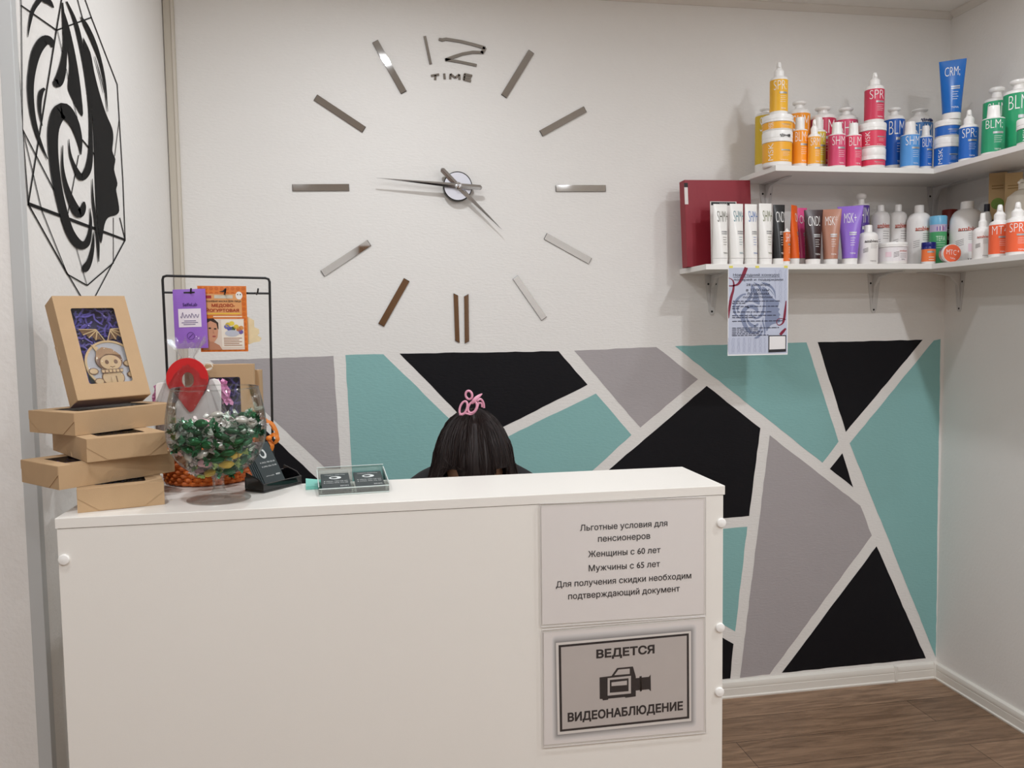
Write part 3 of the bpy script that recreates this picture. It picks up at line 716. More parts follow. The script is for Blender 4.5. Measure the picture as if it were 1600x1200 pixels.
def tube(label, px0, px1, plane, row_top, row_cap, col, s, zb, yaw=0, grp='l', tc=wprint, capcol=None, topw=1.25, shiny=0.3, tx=0.0, word_h=0.16):
    """squeeze tube standing on its cap: round at the bottom, flat crimped edge on top"""
    t, Rr, z = start('squeeze_tube', 'tube', label, px0, px1, plane, zb, yaw, grp)
    zt, zc_ = z(row_top), z(row_cap)
    bm_ = mat(col, shiny, name='tube_' + col, var=0.015)
    m = MB(); n = 40; L = 14
    W_ = Rr * topw
    def sec(k):
        u = k / L; e = u ** 1.15; zz = zc_ + (zt - zc_) * min(1, u)
        return Rr * 0.98 * (1 - e) + W_ * e, Rr * 0.98 * (1 - e) + 0.0014 * e, zz
    vs = []; fs = []
    for k in range(L + 1):
        a, b_, zz = sec(k)
        for i in range(n):
            an = 2 * math.pi * i / n; vs.append((a * math.sin(an), -b_ * math.cos(an), zz))
    for k in range(L):
        for i in range(n): fs.append((k * n + i, k * n + (i + 1) % n, (k + 1) * n + (i + 1) % n, (k + 1) * n + i))
    fs.append(tuple(L * n + i for i in range(n))); fs.append(tuple(range(n))[::-1])
    m.add(vs, fs, bm_)
    def f(x, zz, l=0.0):
        u = max(0, min(1, (zz - zc_) / (zt - zc_))); e = u ** 1.15
        a = Rr * 0.98 * (1 - e) + W_ * e; b_ = Rr * 0.98 * (1 - e) + 0.0014 * e
        q = max(-0.98, min(0.98, x / a)); return Vector((x, -b_ * math.sqrt(1 - q * q) - l, zz))
    H = zt - zc_
    put_text(m, s, tc, f, tx, zc_ + H * 0.77, w=Rr * 1.55, h=H * word_h, lift=0.0007, step=Rr * 0.3, bold=-0.012)
    for z0, z1, x0, x1, mm in [(0.475, 0.50, -0.1, 0.8, silv), (0.44, 0.46, -0.1, 0.8, silv)] + [(0.38 - 0.045 * k, 0.387 - 0.045 * k, 0.05, 0.65 - 0.1 * (k % 2), tc) for k in range(4)]:
        NN = 5; xs = [Rr * (x0 + (x1 - x0) * i / NN) for i in range(NN + 1)]
        m.add([f(x, zc_ + H * zz, 0.0007) for x in xs for zz in (z0, z1)], [(2 * i, 2 * i + 2, 2 * i + 3, 2 * i + 1) for i in range(NN)], mm)
    put_text(m, 'TEFIA', tc, f, Rr * 0.35, zc_ + H * 0.09, w=Rr * 0.75, h=H * 0.03, lift=0.0007, step=Rr * 0.3)
    m.build('body', t, ang=60)
    m = MB(); m.lathe([(Rr * 0.90, 0), (Rr * 0.93, 0.001), (Rr * 0.98, zc_ - 0.0008), (0, zc_ - 0.0008)], mat(capcol, 0.3, name='cap_' + capcol, var=0.0) if capcol else wcap, 36); m.build('cap', t)
    return t

zU = ZUT + 0.0002; zL = ZLT + 0.0002
B = ('y', -0.085); Fq = ('y', -0.213); J = ('y', -0.205)
# ---- upper shelf, back wall board
large('large yellow bottle at the left end of the upper shelf, half hidden by stacked jars', 1180, 1214, B, (170, 177, 183, 258), 'D6B52C', 'SHM:', zU)
j1 = jar('orange-yellow lidded jar with handwriting on its lid, under a smaller jar', 1191, 1237, J, (208, 225, 256), 'F2AE30', 'MSK', zU, scrib=True)
j2 = jar('low orange-yellow jar stacked on another jar under the yellow spray', 1191, 1238, J, (183, 194, 207), 'F2AE30', 'MSK', j1['ztop'] + 0.0002)
spray('yellow spray bottle standing on top of two stacked jars', 1203, 1230, J, (98, 121, 127, 176), 'EDB430', 'SPR:', j2['ztop'] + 0.0002)
large('large orange bottle with disc cap behind the small orange bottle', 1231, 1264, B, (159, 170, 180, 258), 'F59A22', 'SHM', zU)
small('small orange bottle beside the stacked yellow jars', 1237, 1261, ('y', -0.2), (184, 203, 206, 257), 'F79B25', 'BLM:', zU)
small('small olive-yellow bottle behind the little orange-yellow spray', 1266, 1289, ('y', -0.145), (184, 203, 208, 258), 'D9BE40', 'BLM:', zU)
spray('little orange-yellow bottle with thin nozzle, before the olive-yellow one', 1262, 1281, ('y', -0.232), (187, 210, 215, 257), 'F2A930', 'SRM', zU)
large('large magenta bottle with disc cap, nearer the yellow bottles', 1265, 1304, B, (168, 178, 188, 260), 'C52E52', 'BLM', zU)
large('large pink bottle with disc cap behind two small pink bottles', 1303, 1338, B, (169, 180, 190, 260), 'DB4A72', 'SHM', zU)
small('small dusty pink bottle, left one of the small pink pair', 1294, 1320, Fq, (192, 210, 213, 261), 'D54B73', 'SHM', zU)
small('small coral-pink bottle beside the stacked red jars', 1320.5, 1345, Fq, (193, 211, 214, 262), 'E2486A', 'BLM', zU)
j3 = jar('red jar under another red jar, only a thin band of label showing', 1343, 1382, J, (234, 252, 261), 'DC3F5C', '', zU, vert=False)
j4 = jar('red jar stacked on top of another red jar, under the red spray', 1342, 1383, J, (195, 207, 234), 'DA3D5A', 'MSK', j3['ztop'] + 0.0002)
spray('red spray bottle standing on the stacked red jars', 1351, 1380, J, (114, 134, 142, 189), 'CF3A58', 'SPR', j4['ztop'] + 0.0002)
large('large deep blue bottle with disc cap beside the stacked red jars', 1380, 1411, ('y', -0.135), (169, 180, 189, 260), '1659B4', 'BLM', zU)
lb = large('large blue bottle with a pen scribble on its white shoulder', 1416, 1454, B, (171, 180, 195, 258), '3B78B8', 'SHM', zU)
small('small light blue bottle before the scribbled large bottle', 1407, 1435, ('y', -0.222), (191, 211, 213, 261), '5397DA', 'SHM', zU)
small('small mid blue bottle between the light blue bottle and blue jars', 1435.5, 1455, Fq, (197, 212, 216, 261), '2268C0', 'BLM:', zU)
p_, R_ = place(1416, 1454, B, zU); zz0 = zrow(p_, 192) - zU
m = MB(); fw_ = wrap(R_ * 0.985 + 0.0016); m.tube([fw_(R_ * (-0.2 + 1.1 * i / 49), zz0 + 0.005 * math.sin(i * 0.9) * (1 + 0.4 * math.sin(i * 0.23))) for i in range(50)], 0.0012, mat((22, 40, 96), 0.6, name='blue_pen', var=0.0), 5); m.build('pen_scribble', lb)
# ---- upper shelf, right wall board
Q = ('x', 1.997)
j5 = jar('blue jar at the corner of the upper shelf, under another blue jar', 1460, 1497, Q, (217, 232, 260), '1F66BE', 'MSK', zU, yaw=-30)
j6 = jar('blue jar stacked on a blue jar, under the upturned blue tube', 1462, 1499, Q, (190, 199, 216), '1F66BE', '', j5['ztop'] + 0.0002, yaw=-30, vert=False)
tube('blue squeeze tube standing upright on two stacked blue jars', 1473, 1500, Q, 94, 178, '1668BC', 'CRM;', j6['ztop'] + 0.0002, yaw=-38, topw=1.42, grp='u', word_h=0.2)
spray('blue spray bottle beside the stacked blue jars', 1499, 1526, Q, (172, 195, 201, 249), '1F66BE', 'SPR:', zU, yaw=-35)
large('large green bottle with disc cap behind the small green bottle', 1536, 1573, ('x', 2.125), (137, 153, 161, 236), '2FA874', 'SHM', zU, yaw=-35)
small('small green bottle before the large green bottles', 1535, 1567, Q, (166, 185, 188, 243), '239468', 'BLM;', zU, yaw=-35)
large('large green bottle at the right edge of the photo behind the green jar', 1568, 1610, ('x', 2.09), (125, 140, 149, 235), '259A68', 'BLM;', zU, yaw=-35)
jar('green jar cut by the right edge on the upper shelf', 1591, 1640, ('x', 1.998), (186, 202, 227), '259A68', 'MSK', zU, yaw=-35)

# ---- lower shelf: the row of tubes
T = ('y', -0.222)
olive = mat((74, 72, 56), 0.5, name='print_dark_olive', var=0); tealp = mat((70, 128, 138), 0.5, name='print_teal', var=0); bluep = mat((62, 110, 180), 0.5, name='print_blue', var=0); greenp = mat((104, 112, 66), 0.5, name='print_olive', var=0)
for lab, a, b_, tcol, top in [('white squeeze tube with dark olive letters, first tube beside the binder', 1113, 1137, olive, 319), ('white squeeze tube with teal letters', 1138.5, 1161.5, tealp, 318.5), ('white squeeze tube with bright blue letters', 1162, 1183, bluep, 319), ('white squeeze tube with olive green letters, beside the black tube', 1184, 1206, greenp, 318)]:
    tube(lab, a, b_, T, top, 404, 'ECEAE6', 'SHM+', zL, yaw=4, tc=tcol, topw=1.0, tx=0.006, word_h=0.2)
tube('black squeeze tube with white letters and white cap', 1206.5, 1226, T, 320, 404, '1B191A', 'CND!', zL, yaw=0, topw=1.0, tx=0.003, word_h=0.2)
spray('narrow orange bottle with white top before the orange tube', 1223.5, 1234, ('y', -0.24), (357, 361, 363, 409), 'E8702A', 'SHM', zL, yaw=20)
tube('orange squeeze tube turned sideways behind the narrow orange bottle', 1231, 1249, ('y', -0.205), 321, 404, 'E4601C', 'CND', zL, yaw=38, topw=1.2, tx=0.01)
tube('pink squeeze tube between the orange and dark brown tubes', 1244, 1261, ('y', -0.165), 325, 404, 'DE4C88', 'CND', zL, yaw=5, topw=1.0, tx=0.002)
tube('dark brown squeeze tube with white letters', 1258.5, 1281.5, T, 328, 405, '321A1B', 'CND!', zL, yaw=-10, topw=1.3, word_h=0.2)
tube('tan brown squeeze tube', 1286.5, 1308.5, T, 327, 405, 'B37E68', 'MSK*', zL, yaw=-26, topw=1.42, word_h=0.19)
tube('light purple squeeze tube', 1316, 1339, T, 322, 404, '8F69CC', 'MSK+', zL, yaw=-30, topw=1.65, word_h=0.19)
large('dark purple bottle with white cap behind the purple tube', 1332, 1356, ('y', -0.08), (303, 320, 322, 404), '5B409C', 'SHM', zL)

# ---- white bottles with red-brown word
redw = mat((196, 84, 60), 0.5, name='print_brick_red', var=0); darkw = mat((60, 48, 46), 0.5, name='print_dark', var=0); greyw = mat((120, 116, 114), 0.5, name='print_grey', var=0)
peach = mat((238, 206, 192), 0.5, name='print_peach', var=0); pinkp = mat((232, 205, 214), 0.5, name='print_pink', var=0)
def art2(mb, Rr, z0, z1, s, tc, accent=None, small_=False, **kw):
    f = wrap(Rr); H = z1 - z0; st = Rr * 0.25
    put_text(mb, 'ambient', tc, f, Rr * 0.15, z0 + H * 0.84, w=Rr * 1.5, h=H * 0.10, lift=0.0006, step=st, bold=0.02)
    patch(mb, Rr, -Rr * 0.6, Rr * 0.0, z0 + H * 0.785, z0 + H * 0.80, darkw, 6, 0.0006)
    for k in range(4): patch(mb, Rr, Rr * 0.0, Rr * (0.8 - 0.1 * (k % 2)), z0 + H * (0.72 - 0.05 * k), z0 + H * (0.728 - 0.05 * k), greyw, 6, 0.0006)
    if accent: patch(mb, Rr, Rr * 0.0, Rr * 0.85, z0 + H * 0.26, z0 + H * 0.46, accent, 6, 0.0005)
    # little slanted stamp of four short lines
    for k in range(4):
        vs = [f(Rr * (-0.75 + 0.5 * i / 4), z0 + H * (0.40 + 0.045 * k) + Rr * 0.12 * i / 4, 0.0006) for i in range(5)]
        mb.tube(vs, 0.0006, greyw, 4)
    put_text(mb, 'TEFIA', darkw, f, Rr * 0.3, z0 + H * 0.07, w=Rr * 0.7, h=H * 0.035, lift=0.0006, step=st)
def white_bottle(label, px0, px1, plane, rows, zb, yaw=0, tc=redw, accent=None, nozzle=False, round_=0.5):
    t, Rr, z = start('cosmetic_bottle', 'bottle', label, px0, px1, plane, zb, yaw, 'l')
    zt, zc_ = z(rows[0]), z(rows[1]); sh = zc_ - Rr * round_ * 1.15
    m = MB(); m.lathe([(Rr * 0.92, 0), (Rr, 0.006), (Rr, sh)] + [(Rr * (0.42 + 0.58 * math.cos(a)), sh + (zc_ - sh) * math.sin(a)) for a in (0.25, 0.5, 0.75, 1.0, 1.25, 1.45)] + [(Rr * 0.36, zc_ + 0.002), (0, zc_ + 0.002)], wp, 40)
    art2(m, Rr + 0.0002, 0.004, sh, '', tc, accent); m.build('body', t)
    m = MB(); h = zt - zc_
    if nozzle: m.lathe([(Rr * 0.42, zc_ + 0.0005), (Rr * 0.42, zc_ + h * 0.4), (Rr * 0.3, zc_ + h * 0.5), (Rr * 0.26, zt - 0.002), (Rr * 0.2, zt), (0, zt)], wcap, 28)
    else: m.lathe([(Rr * 0.40, zc_ + 0.0005), (Rr * 0.385, zt - 0.002), (Rr * 0.35, zt), (0, zt)], wcap, 28)
    m.build('cap', t); return t
white_bottle('short white bottle with dark lettering beside the purple tube', 1341, 1370.5, ('y', -0.22), (352, 363), zL, tc=darkw)
white_bottle('white bottle behind the white jar, left of the matching pair', 1361, 1388, ('y', -0.075), (321, 331), zL, accent=peach, round_=0.7)
white_bottle('white bottle behind the white jar, right of the matching pair', 1388.5, 1415, ('y', -0.075), (320, 331), zL, accent=pinkp, round_=0.7)
def art_jar(mb, Rr, z0, z1, s, tc, **kw):
    f = wrap(Rr); H = z1 - z0
    put_text(mb, 'ambient', redw, f, Rr * 0.55, z0 + H * 0.72, w=Rr * 0.7, h=H * 0.13, lift=0.0006, step=Rr * 0.2)
    patch(mb, Rr, -Rr * 0.75, -Rr * 0.35, z0 + H * 0.3, z0 + H * 0.65, pinkp, 5, 0.0005)
    for k in range(3): patch(mb, Rr, Rr * 0.25, Rr * 0.85, z0 + H * (0.5 - 0.12 * k), z0 + H * (0.52 - 0.12 * k), greyw, 6, 0.0006)
    for k in range(4): mb.tube([f(Rr * (-0.2 + 0.36 * i / 4), z0 + H * (0.28 + 0.1 * k) + Rr * 0.08 * i / 4, 0.0005) for i in range(5)], 0.0006, greyw, 4)
    put_text(mb, 'TEFIA', darkw, f, Rr * 0.5, z0 + H * 0.1, w=Rr * 0.35, h=H * 0.07, lift=0.0006, step=Rr * 0.2)
jar('wide white jar before the matching white bottles', 1371.5, 1416, ('y', -0.205), (380, 387, 409), 'E9E4E6', '', zL, grp='l', vert=False, art_fn=lambda mb, Rr, z0, z1, s, tc, **kw: art_jar(mb, Rr, z0, z1, s, tc))
white_bottle('big white bottle beside the green can', 1417, 1452, ('y', -0.14), (321, 333), zL, accent=peach, round_=0.75)
def can(label, px0, px1, plane, row_top, zb, cols, yaw=0, dark=False):
    t, Rr, z = start('spray_can', 'can', label, px0, px1, plane, zb, yaw, 'l'); zt = z(row_top); H = zt
    m = MB(); m.lathe([(Rr * 0.95, 0), (Rr, 0.003), (Rr, H * 0.69), (0, H * 0.69)], mat(cols[0], 0.3, name='can_' + cols[0], var=0.02), 36)
    f = wrap(Rr + 0.0003)
    if not dark:
        patch(m, Rr + 0.0002, -Rr * 1.6, Rr * 1.6, H * 0.67, H * 0.82, mat('B9AFC9', 0.4, name='print_lilac', var=0), 24)
        rnd = random.Random(3)
        for k in range(9):
            x = Rr * (-0.5 + 0.16 * k); patch(m, Rr + 0.0004, x, x + Rr * 0.1, H * 0.69, H * (0.76 + 0.05 * rnd.random()), mat(['7A4FA8', 'D9B9C9', '4A3F8E', 'E8E0EA', 'A64F7E'][k % 5], 0.4, name='print_band', var=0), 2)
        put_text(m, 'TEFIA', mat('D8F0DC', 0.5, name='print_pale', var=0), f, 0, H * 0.53, w=Rr * 1.1, h=H * 0.1, lift=0.0005, step=Rr * 0.2)
        for k in range(3): patch(m, Rr + 0.0004, -Rr * 0.6, Rr * 0.6, H * (0.44 - 0.05 * k), H * (0.447 - 0.05 * k), mat('D8F0DC', 0.5, name='print_pale', var=0), 6)
    else:
        put_text(m, 'TEFIA', wprint, f, 0, H * 0.62, w=Rr * 1.2, h=H * 0.07, lift=0.0005, step=Rr * 0.2)
        put_text(m, 'LUI', wprint, f, Rr * 0.1, H * 0.5, w=Rr * 0.8, h=H * 0.06, lift=0.0005, step=Rr * 0.2)
    m.build('body', t)
    m = MB(); m.lathe([(Rr * 1.0, H * (0.82 if not dark else 0.7)), (Rr * 1.01, H * 0.985), (Rr * 0.96, H), (0, H)], mat(cols[1], 0.3, name='cap_' + cols[1], var=0.0), 36)
    if not dark: m.lathe([(Rr * 0.99, H * 0.69), (Rr * 0.99, H * 0.82)], mat(cols[0], 0.3, name='can_' + cols[0], var=0.02), 36)
    m.build('cap', t); return t
can('slim green can with a light blue cap', 1452, 1477, ('y', -0.208), 338, zL, ('4BA268', '6FB2D6'))
can('dark red can behind the green can and the orange tin', 1471, 1493, ('x', 2.155), 328, zL, ('5E2222', '8A2E26'), yaw=-30, dark=True)
def art_or(mb, Rr, z0, z1, s, tc, **kw):
    patch(mb, Rr, -Rr * 0.5, Rr * 0.5, z0 + (z1 - z0) * 0.7, z0 + (z1 - z0) * 0.85, silv, 6, 0.0005)
    for k in range(2): patch(mb, Rr, -Rr * 0.3, Rr * 0.5, z0 + (z1 - z0) * (0.12 + 0.2 * k), z0 + (z1 - z0) * (0.16 + 0.2 * k), wprint, 6, 0.0005)
jar('small orange jar with a navy blue lid', 1440, 1461, ('y', -0.234), (379, 389.5, 409), 'EE7A42', '', zL, grp='l', vert=False, lidcol='1E2273', art_fn=art_or)
# orange tin standing on its rim
p = spot(1487, ('x', 1.985), zL); rr = 14.3 * depth(p) / F_PX
t = thing('cosmetic_tin', 'round orange tin standing on its rim in the corner of the lower shelf', 'tin', (p.x, p.y, zL + rr), (0, 0, R(-12)), GRP['l'])
m = MB(); m.lathe([(rr * 0.97, -0.03), (rr * 0.97, -0.012), (0, -0.012)], mat('B9B6B4', 0.3, 0.6, name='tin_metal', var=0), 44, X90); m.build('body', t)
m = MB(); m.lathe([(0, -0.0115), (rr, -0.0115), (rr, 0.0), (rr * 0.97, 0.002), (rr * 0.94, 0.002)], wcap, 44, X90)
m.lathe([(rr * 0.94, 0.0022), (rr * 0.93, 0.0025), (0, 0.0025)], mat('EC6A45', 0.4, name='tin_orange', var=0.01), 44, X90)
ft = lambda a, b_, l=0.0: Vector((a, -0.0030 - l, b_))
put_text(m, 'MTC', wprint, lambda a, b_, l=0.0: ft(a, b_ - a * 0.12, l), -rr * 0.1, rr * 0.1, w=rr * 1.05, h=rr * 0.55, bold=-0.01); put_text(m, '4', wprint, ft, rr * 0.62, rr * 0.2, h=rr * 0.25)
put_text(m, 'TEFIA', wprint, lambda a, b_, l=0.0: ft(a, b_ - a * 0.25, l), rr * 0.05, -rr * 0.55, w=rr * 0.6)
m.build('lid', t)
# ---- lower shelf, right wall board
white_bottle('biggest white bottle in the corner behind the orange tin', 1485, 1533, ('x', 2.09), (315, 327.5), zL, yaw=-32, accent=pinkp, round_=0.8)
white_bottle('white bottle with pointed nozzle cap left of the orange sprays', 1520, 1548, ('x', 1.986), (333, 355), zL, yaw=-35, accent=None, nozzle=True, round_=0.6)
t, Rr, z = start('cosmetic_bottle', 'bottle', 'dark bottle with black cap behind the pointed white bottle', 1533, 1547, ('x', 2.075), zL, -30, 'l')
zt, zc_ = z(319), z(331); m = MB(); m.lathe([(Rr * 0.95, 0), (Rr, 0.004), (Rr, zc_ - 0.02), (Rr * 0.6, zc_), (0, zc_)], mat('DAD8D6', 0.35, name='pale_bottle', var=0), 28); m.build('body', t)
m = MB(); m.lathe([(Rr * 0.6, zc_ + 0.0004), (Rr * 0.58, zt), (0, zt)], mat('15182A', 0.4, name='black_cap', var=0), 28); m.build('cap', t)
kraft = mat((182, 152, 117), 0.75, name='kraft_card', var=0.05, vscale=30, bump=0.08, bscale=600, spec=0.25)
kraft2 = mat((186, 156, 112), 0.7, name='brown_carton', var=0.04)
leafm = mat((108, 138, 44), 0.5, name='leaf_print', var=0.1)
for i, (a, b_, top, xpl, lab) in enumerate([(1544, 1568, 268, 2.155, 'tall kraft carton with a round green leaf print'), (1569, 1592, 271, 2.15, 'tall kraft carton behind the pump bottle, beside the leaf carton')]):
    p = spot((a + b_) / 2, ('x', xpl), zL); w = (b_ - a) * depth(p) / F_PX * 1.02; zt = min(zrow(p, top) - zL, ZU - zL - 0.006)
    t = thing('product_carton', lab, 'box', p, (0, 0, R(-40)), 'kraft cartons'); m = MB()
    m.box((-w / 2, -w * 0.35, 0), (w / 2, w * 0.35, zt), kraft2)
    yy = -w * 0.35 - 0.0004
    m.box((-w / 2 - 0.0003, yy, 0.0), (w / 2 + 0.0003, -yy, zt * 0.48), mat('3A3A30', 0.6, name='carton_dark', var=0.05))
    if i == 0:
        m.poly([(0.0 + w * 0.36 * math.cos(k * 0.314), yy - 0.0003, zt * 0.655 + w * 0.36 * math.sin(k * 0.314)) for k in range(20)], leafm)
        m.tube([(-w * 0.25, yy - 0.0006, zt * 0.62), (0, yy - 0.0006, zt * 0.66), (w * 0.28, yy - 0.0006, zt * 0.68)], 0.0006, mat('A8BE78', 0.5, name='leaf_vein', var=0), 4)
    for k in range(2): m.box((-w * 0.34, yy - 0.0003, zt * (0.82 + 0.03 * k)), (w * 0.3, yy, zt * (0.83 + 0.03 * k)), mat('8C6E40', 0.6, name='carton_print', var=0))
    m.build('carton_body', t, smooth=False, bevel=0.0006)
spray('orange spray bottle with numeral four, left of the two sprays', 1546, 1575, ('x', 1.988), (320, 345, 352, 402), 'F0673E', 'MT4', zL, yaw=-38, grp='l')
spray('orange spray bottle with numeral one, right of the two sprays', 1573, 1604, ('x', 1.988), (316, 340, 348, 400), 'F0673E', 'SPR1', zL, yaw=-38, grp='l')
# big pump bottle
t, Rr, z = start('pump_bottle', 'bottle', 'large translucent white pump bottle behind the orange sprays', 1572, 1624, ('x', 2.105), zL, -60, 'l')
milk = mat('D9D3C6', 0.35, name='milky_plastic', var=0.02); H = z(296)
m = MB(); m.lathe([(Rr * 0.93, 0), (Rr, 0.006), (Rr, H * 0.78), (Rr * 0.9, H * 0.9), (Rr * 0.5, H * 0.98), (Rr * 0.3, H), (0, H)], milk, 40); m.build('body', t)
zt = z(281); m = MB(); m.lathe([(Rr * 0.34, H + 0.0003), (Rr * 0.34, H + 0.018), (Rr * 0.2, H + 0.022), (Rr * 0.12, H + 0.024), (Rr * 0.12, zt - 0.012), (Rr * 0.3, zt - 0.01), (Rr * 0.3, zt), (0, zt)], milk, 24)
m.tube([(0, 0, zt - 0.006), (0, -0.03, zt - 0.005), (0, -0.052, zt - 0.014)], [0.007, 0.0055, 0.004], milk, 10); m.build('pump_head', t)

# red binder with printed sheet, poster
bind = mat((140, 32, 46), 0.45, name='red_binder', var=0.04, bump=0.1, bscale=300)
P0 = un(1076, 418, 1, -0.13); w = 0.252; h = zrow(P0, 279) - zL
t = thing('ring_binder', 'dark red ring binder standing behind the white tubes', 'binder', (P0.x, -0.118, zL), (R(-2.5), R(-1.2), R(3)))
m = MB(); m.box((0.001, 0, 0), (w, 0.003, h), bind); m.box((0.001, 0.038, 0), (w, 0.041, h), bind); m.build('cover', t, smooth=False, bevel=0.001)
m = MB(); m.box((0.0, 0.0, 0), (0.003, 0.041, h), bind); m.build('spine', t, smooth=False, bevel=0.0012)
m = MB(); m.box((0.006, 0.005, 0.006), (w - 0.008, 0.036, h - 0.008), mat((225, 222, 215), 0.7, name='paper_stack', var=0.03)); m.build('pages', t, smooth=False)
m = MB(); m.box((-0.0006, -0.0006, h * 0.72), (0.012, 0.0002, h * 0.965), paper); m.box((-0.0009, -0.0009, h * 0.915), (0.0125, 0.0, h * 0.965), ink); m.build('spine_label', t, smooth=False)
P1 = un(1112, 405, 1, -0.175); wS = un(1153, 405, 1, -0.175).x - P1.x; z1 = zrow(P1, 313.5)
t = thing('display_card', 'white card with a black header strip behind the first two white tubes', 'card', (P1.x, -0.172, zL), (R(-3), 0, 0))
m = MB(); hh = z1 - zL; m.box((0, 0, 0), (wS, 0.0012, hh), paper); m.poly([(0.003, -0.0003, hh - 0.002), (wS - 0.003, -0.0003, hh - 0.002), (wS - 0.003, -0.0003, hh - 0.013), (0.003, -0.0003, hh - 0.013)][::-1], ink)
m.tube([(wS * (0.35 + 0.3 * i / 14), -0.0006, hh - 0.0075 + 0.0018 * math.sin(i * 1.7)) for i in range(15)], 0.0006, wprint, 4); m.build('card_sheet', t, smooth=False)

pY = YS - 0.0006
ptl, pbr = un(1137.5, 417.5, 1, pY), un(1230.5, 554, 1, pY); PW, PH = pbr.x - ptl.x, ptl.z - pbr.z
t = thing('poster', 'pale blue poster with swirl emblem and red ribbons hanging from the lower shelf', 'poster', (ptl.x, pY, pbr.z))
m = MB(); m.box((0, -0.0004, 0), (PW, 0, PH), mat((240, 240, 240), 0.6, name='poster_paper', var=0))
bl = mat((190, 196, 214), 0.6, name='poster_blue', var=0.04, vscale=40); bw = 0.003
def pp(zx, zy, l=0.0): return Vector(((zx - 585) / (1275 - 585) * PW, -0.0004 - l, PH - (zy - 118) / (1165 - 118) * PH))
m.poly([pp(592, 124, 0.0003), pp(592, 1150, 0.0003), pp(1268, 1150, 0.0003), pp(1268, 124, 0.0003)], bl)
kn = mat((160, 166, 190), 0.6, name='poster_knit', var=0.0); rnd = random.Random(5)
for row in range(9):
    for c in range(22):
        x = 600 + c * 31 + rnd.uniform(-4, 4); y = (965 + row * 22) if row < 8 else 0
        if y == 0 or x > 1255 or (x > 1030 and y > 925) : continue
        s = 1 if (c % 2) else -1; m.stroke([(x, y + 12, 3), (x + s * 6, y, 6), (x + s * 13, y - 13, 2)], kn, pp, 0.0005)
for row in range(18):
    for c in range(4):
        x = 1130 + c * 34 + rnd.uniform(-6, 6); y = 160 + row * 22
        s = 1 if c % 2 else -1; m.stroke([(x, y + 12, 2), (x + s * 7, y, 5), (x + s * 14, y - 12, 2)], kn, pp, 0.0005)
emb = mat((128, 138, 166), 0.6, name='poster_emblem', var=0.0)
YZ = [lw(*q) for s in SWIRL for q in [(a, b_) for a, b_, c in s]] + [lw(*q) for q in FACES[0]]
ymin, ymax = min(v.y for v in YZ), max(v.y for v in YZ); zmax = lw(250, 60).z; zmin = lw(330, 1052).z
def pe(zx, zy, l=0.0):
    v = lw(zx, zy); return pp(655 + (v.y - ymin) / (ymax - ymin) * 535, 340 + (zmax - v.z) / (zmax - zmin) * 620, l * 0.5)
for i, s in enumerate(SWIRL):
    if i in (0, 1): continue
    m.stroke(smooth_pts(s, 5), emb, pe, 0.0012 + 0.00002 * i)
for q in FACES: m.poly([pe(a, b_, 0.00125) for a, b_ in smooth_pts(q + [q[0]], 3)[:-1]], emb)
rib = mat((128, 22, 52), 0.4, name='poster_ribbon', var=0.05)
for s in [[(790, 122, 40), (765, 190, 42), (735, 260, 36), (700, 315, 26), (650, 335, 18), (595, 338, 10)], [(592, 245, 8), (625, 260, 10), (648, 300, 16), (645, 380, 24), (620, 480, 30), (602, 600, 26), (595, 720, 8)],
          [(1250, 520, 10), (1240, 640, 26), (1228, 740, 28), (1210, 790, 18), (1170, 810, 10), (1145, 785, 8), (1150, 745, 8), (1190, 730, 8), (1250, 745, 8)], [(1250, 850, 22), (1215, 890, 34), (1185, 925, 30)]]:
    m.stroke(smooth_pts(s, 5), rib, pp, 0.0009)
navy = mat((38, 42, 66), 0.6, name='poster_text', var=0.0)
fpp = lambda a, b_, l=0.0: Vector((a, -0.0016 - l, b_))
def ptext(s, xa, xb, yc_, hpx, bold=0.005):
    a = pp(xa, yc_); b_ = pp(xb, yc_); put_text(m, s, navy, fpp, (a.x + b_.x) / 2, a.z, w=b_.x - a.x, h=hpx / 1047 * PH, bold=bold, lift=0.0)
ptext('Новогодний конкурс', 642, 1172, 212, 40); ptext('лотерей и подарками', 645, 1212, 268, 38); ptext('28 декабря', 790, 1062, 328, 36); ptext('в 12:00 мы', 790, 1050, 388, 34); ptext('позвоним', 808, 1052, 434, 32); ptext('победителям', 755, 1090, 474, 34)
m.stroke([(642, 236, 5), (1172, 236, 5)], navy, pp, 0.0016)
for y, xa, xb in [(520, 640, 1185), (544, 632, 780), (582, 632, 1165), (606, 632, 710), (648, 640, 1095), (690, 632, 1140), (714, 632, 900), (757, 632, 1215), (838, 632, 1170), (860, 632, 930), (884, 632, 985), (906, 632, 940), (926, 632, 1050)]:
    x = xa
    while x < xb - 12:
        ww = min(rnd.uniform(18, 62), xb - x); m.stroke([(x, y, 8), (x + ww * 0.5, y - 1, 9), (x + ww, y, 8)], navy, pp, 0.0015); x += ww + 9
m.poly([pp(1050, 930, 0.0013), pp(1050, 1135, 0.0013), pp(1255, 1130, 0.0013), pp(1255, 930, 0.0013)], mat((40, 40, 46), 0.6, name='poster_frame', var=0))
m.poly([pp(1060, 942, 0.0016), pp(1060, 1100, 0.0016), pp(1245, 1096, 0.0016), pp(1245, 942, 0.0016)], mat((232, 230, 230), 0.6, name='poster_white', var=0))
m.build('poster_sheet', t, smooth=False)
tape = mat((226, 214, 92), 0.4, name='yellow_tape', var=0.03)
for xx in (0.004, PW * 0.45, PW - 0.016): MB().box((xx, -0.0009, PH - 0.003), (xx + 0.013, -0.0005, PH + 0.0045), tape).build('tape', t, smooth=False)
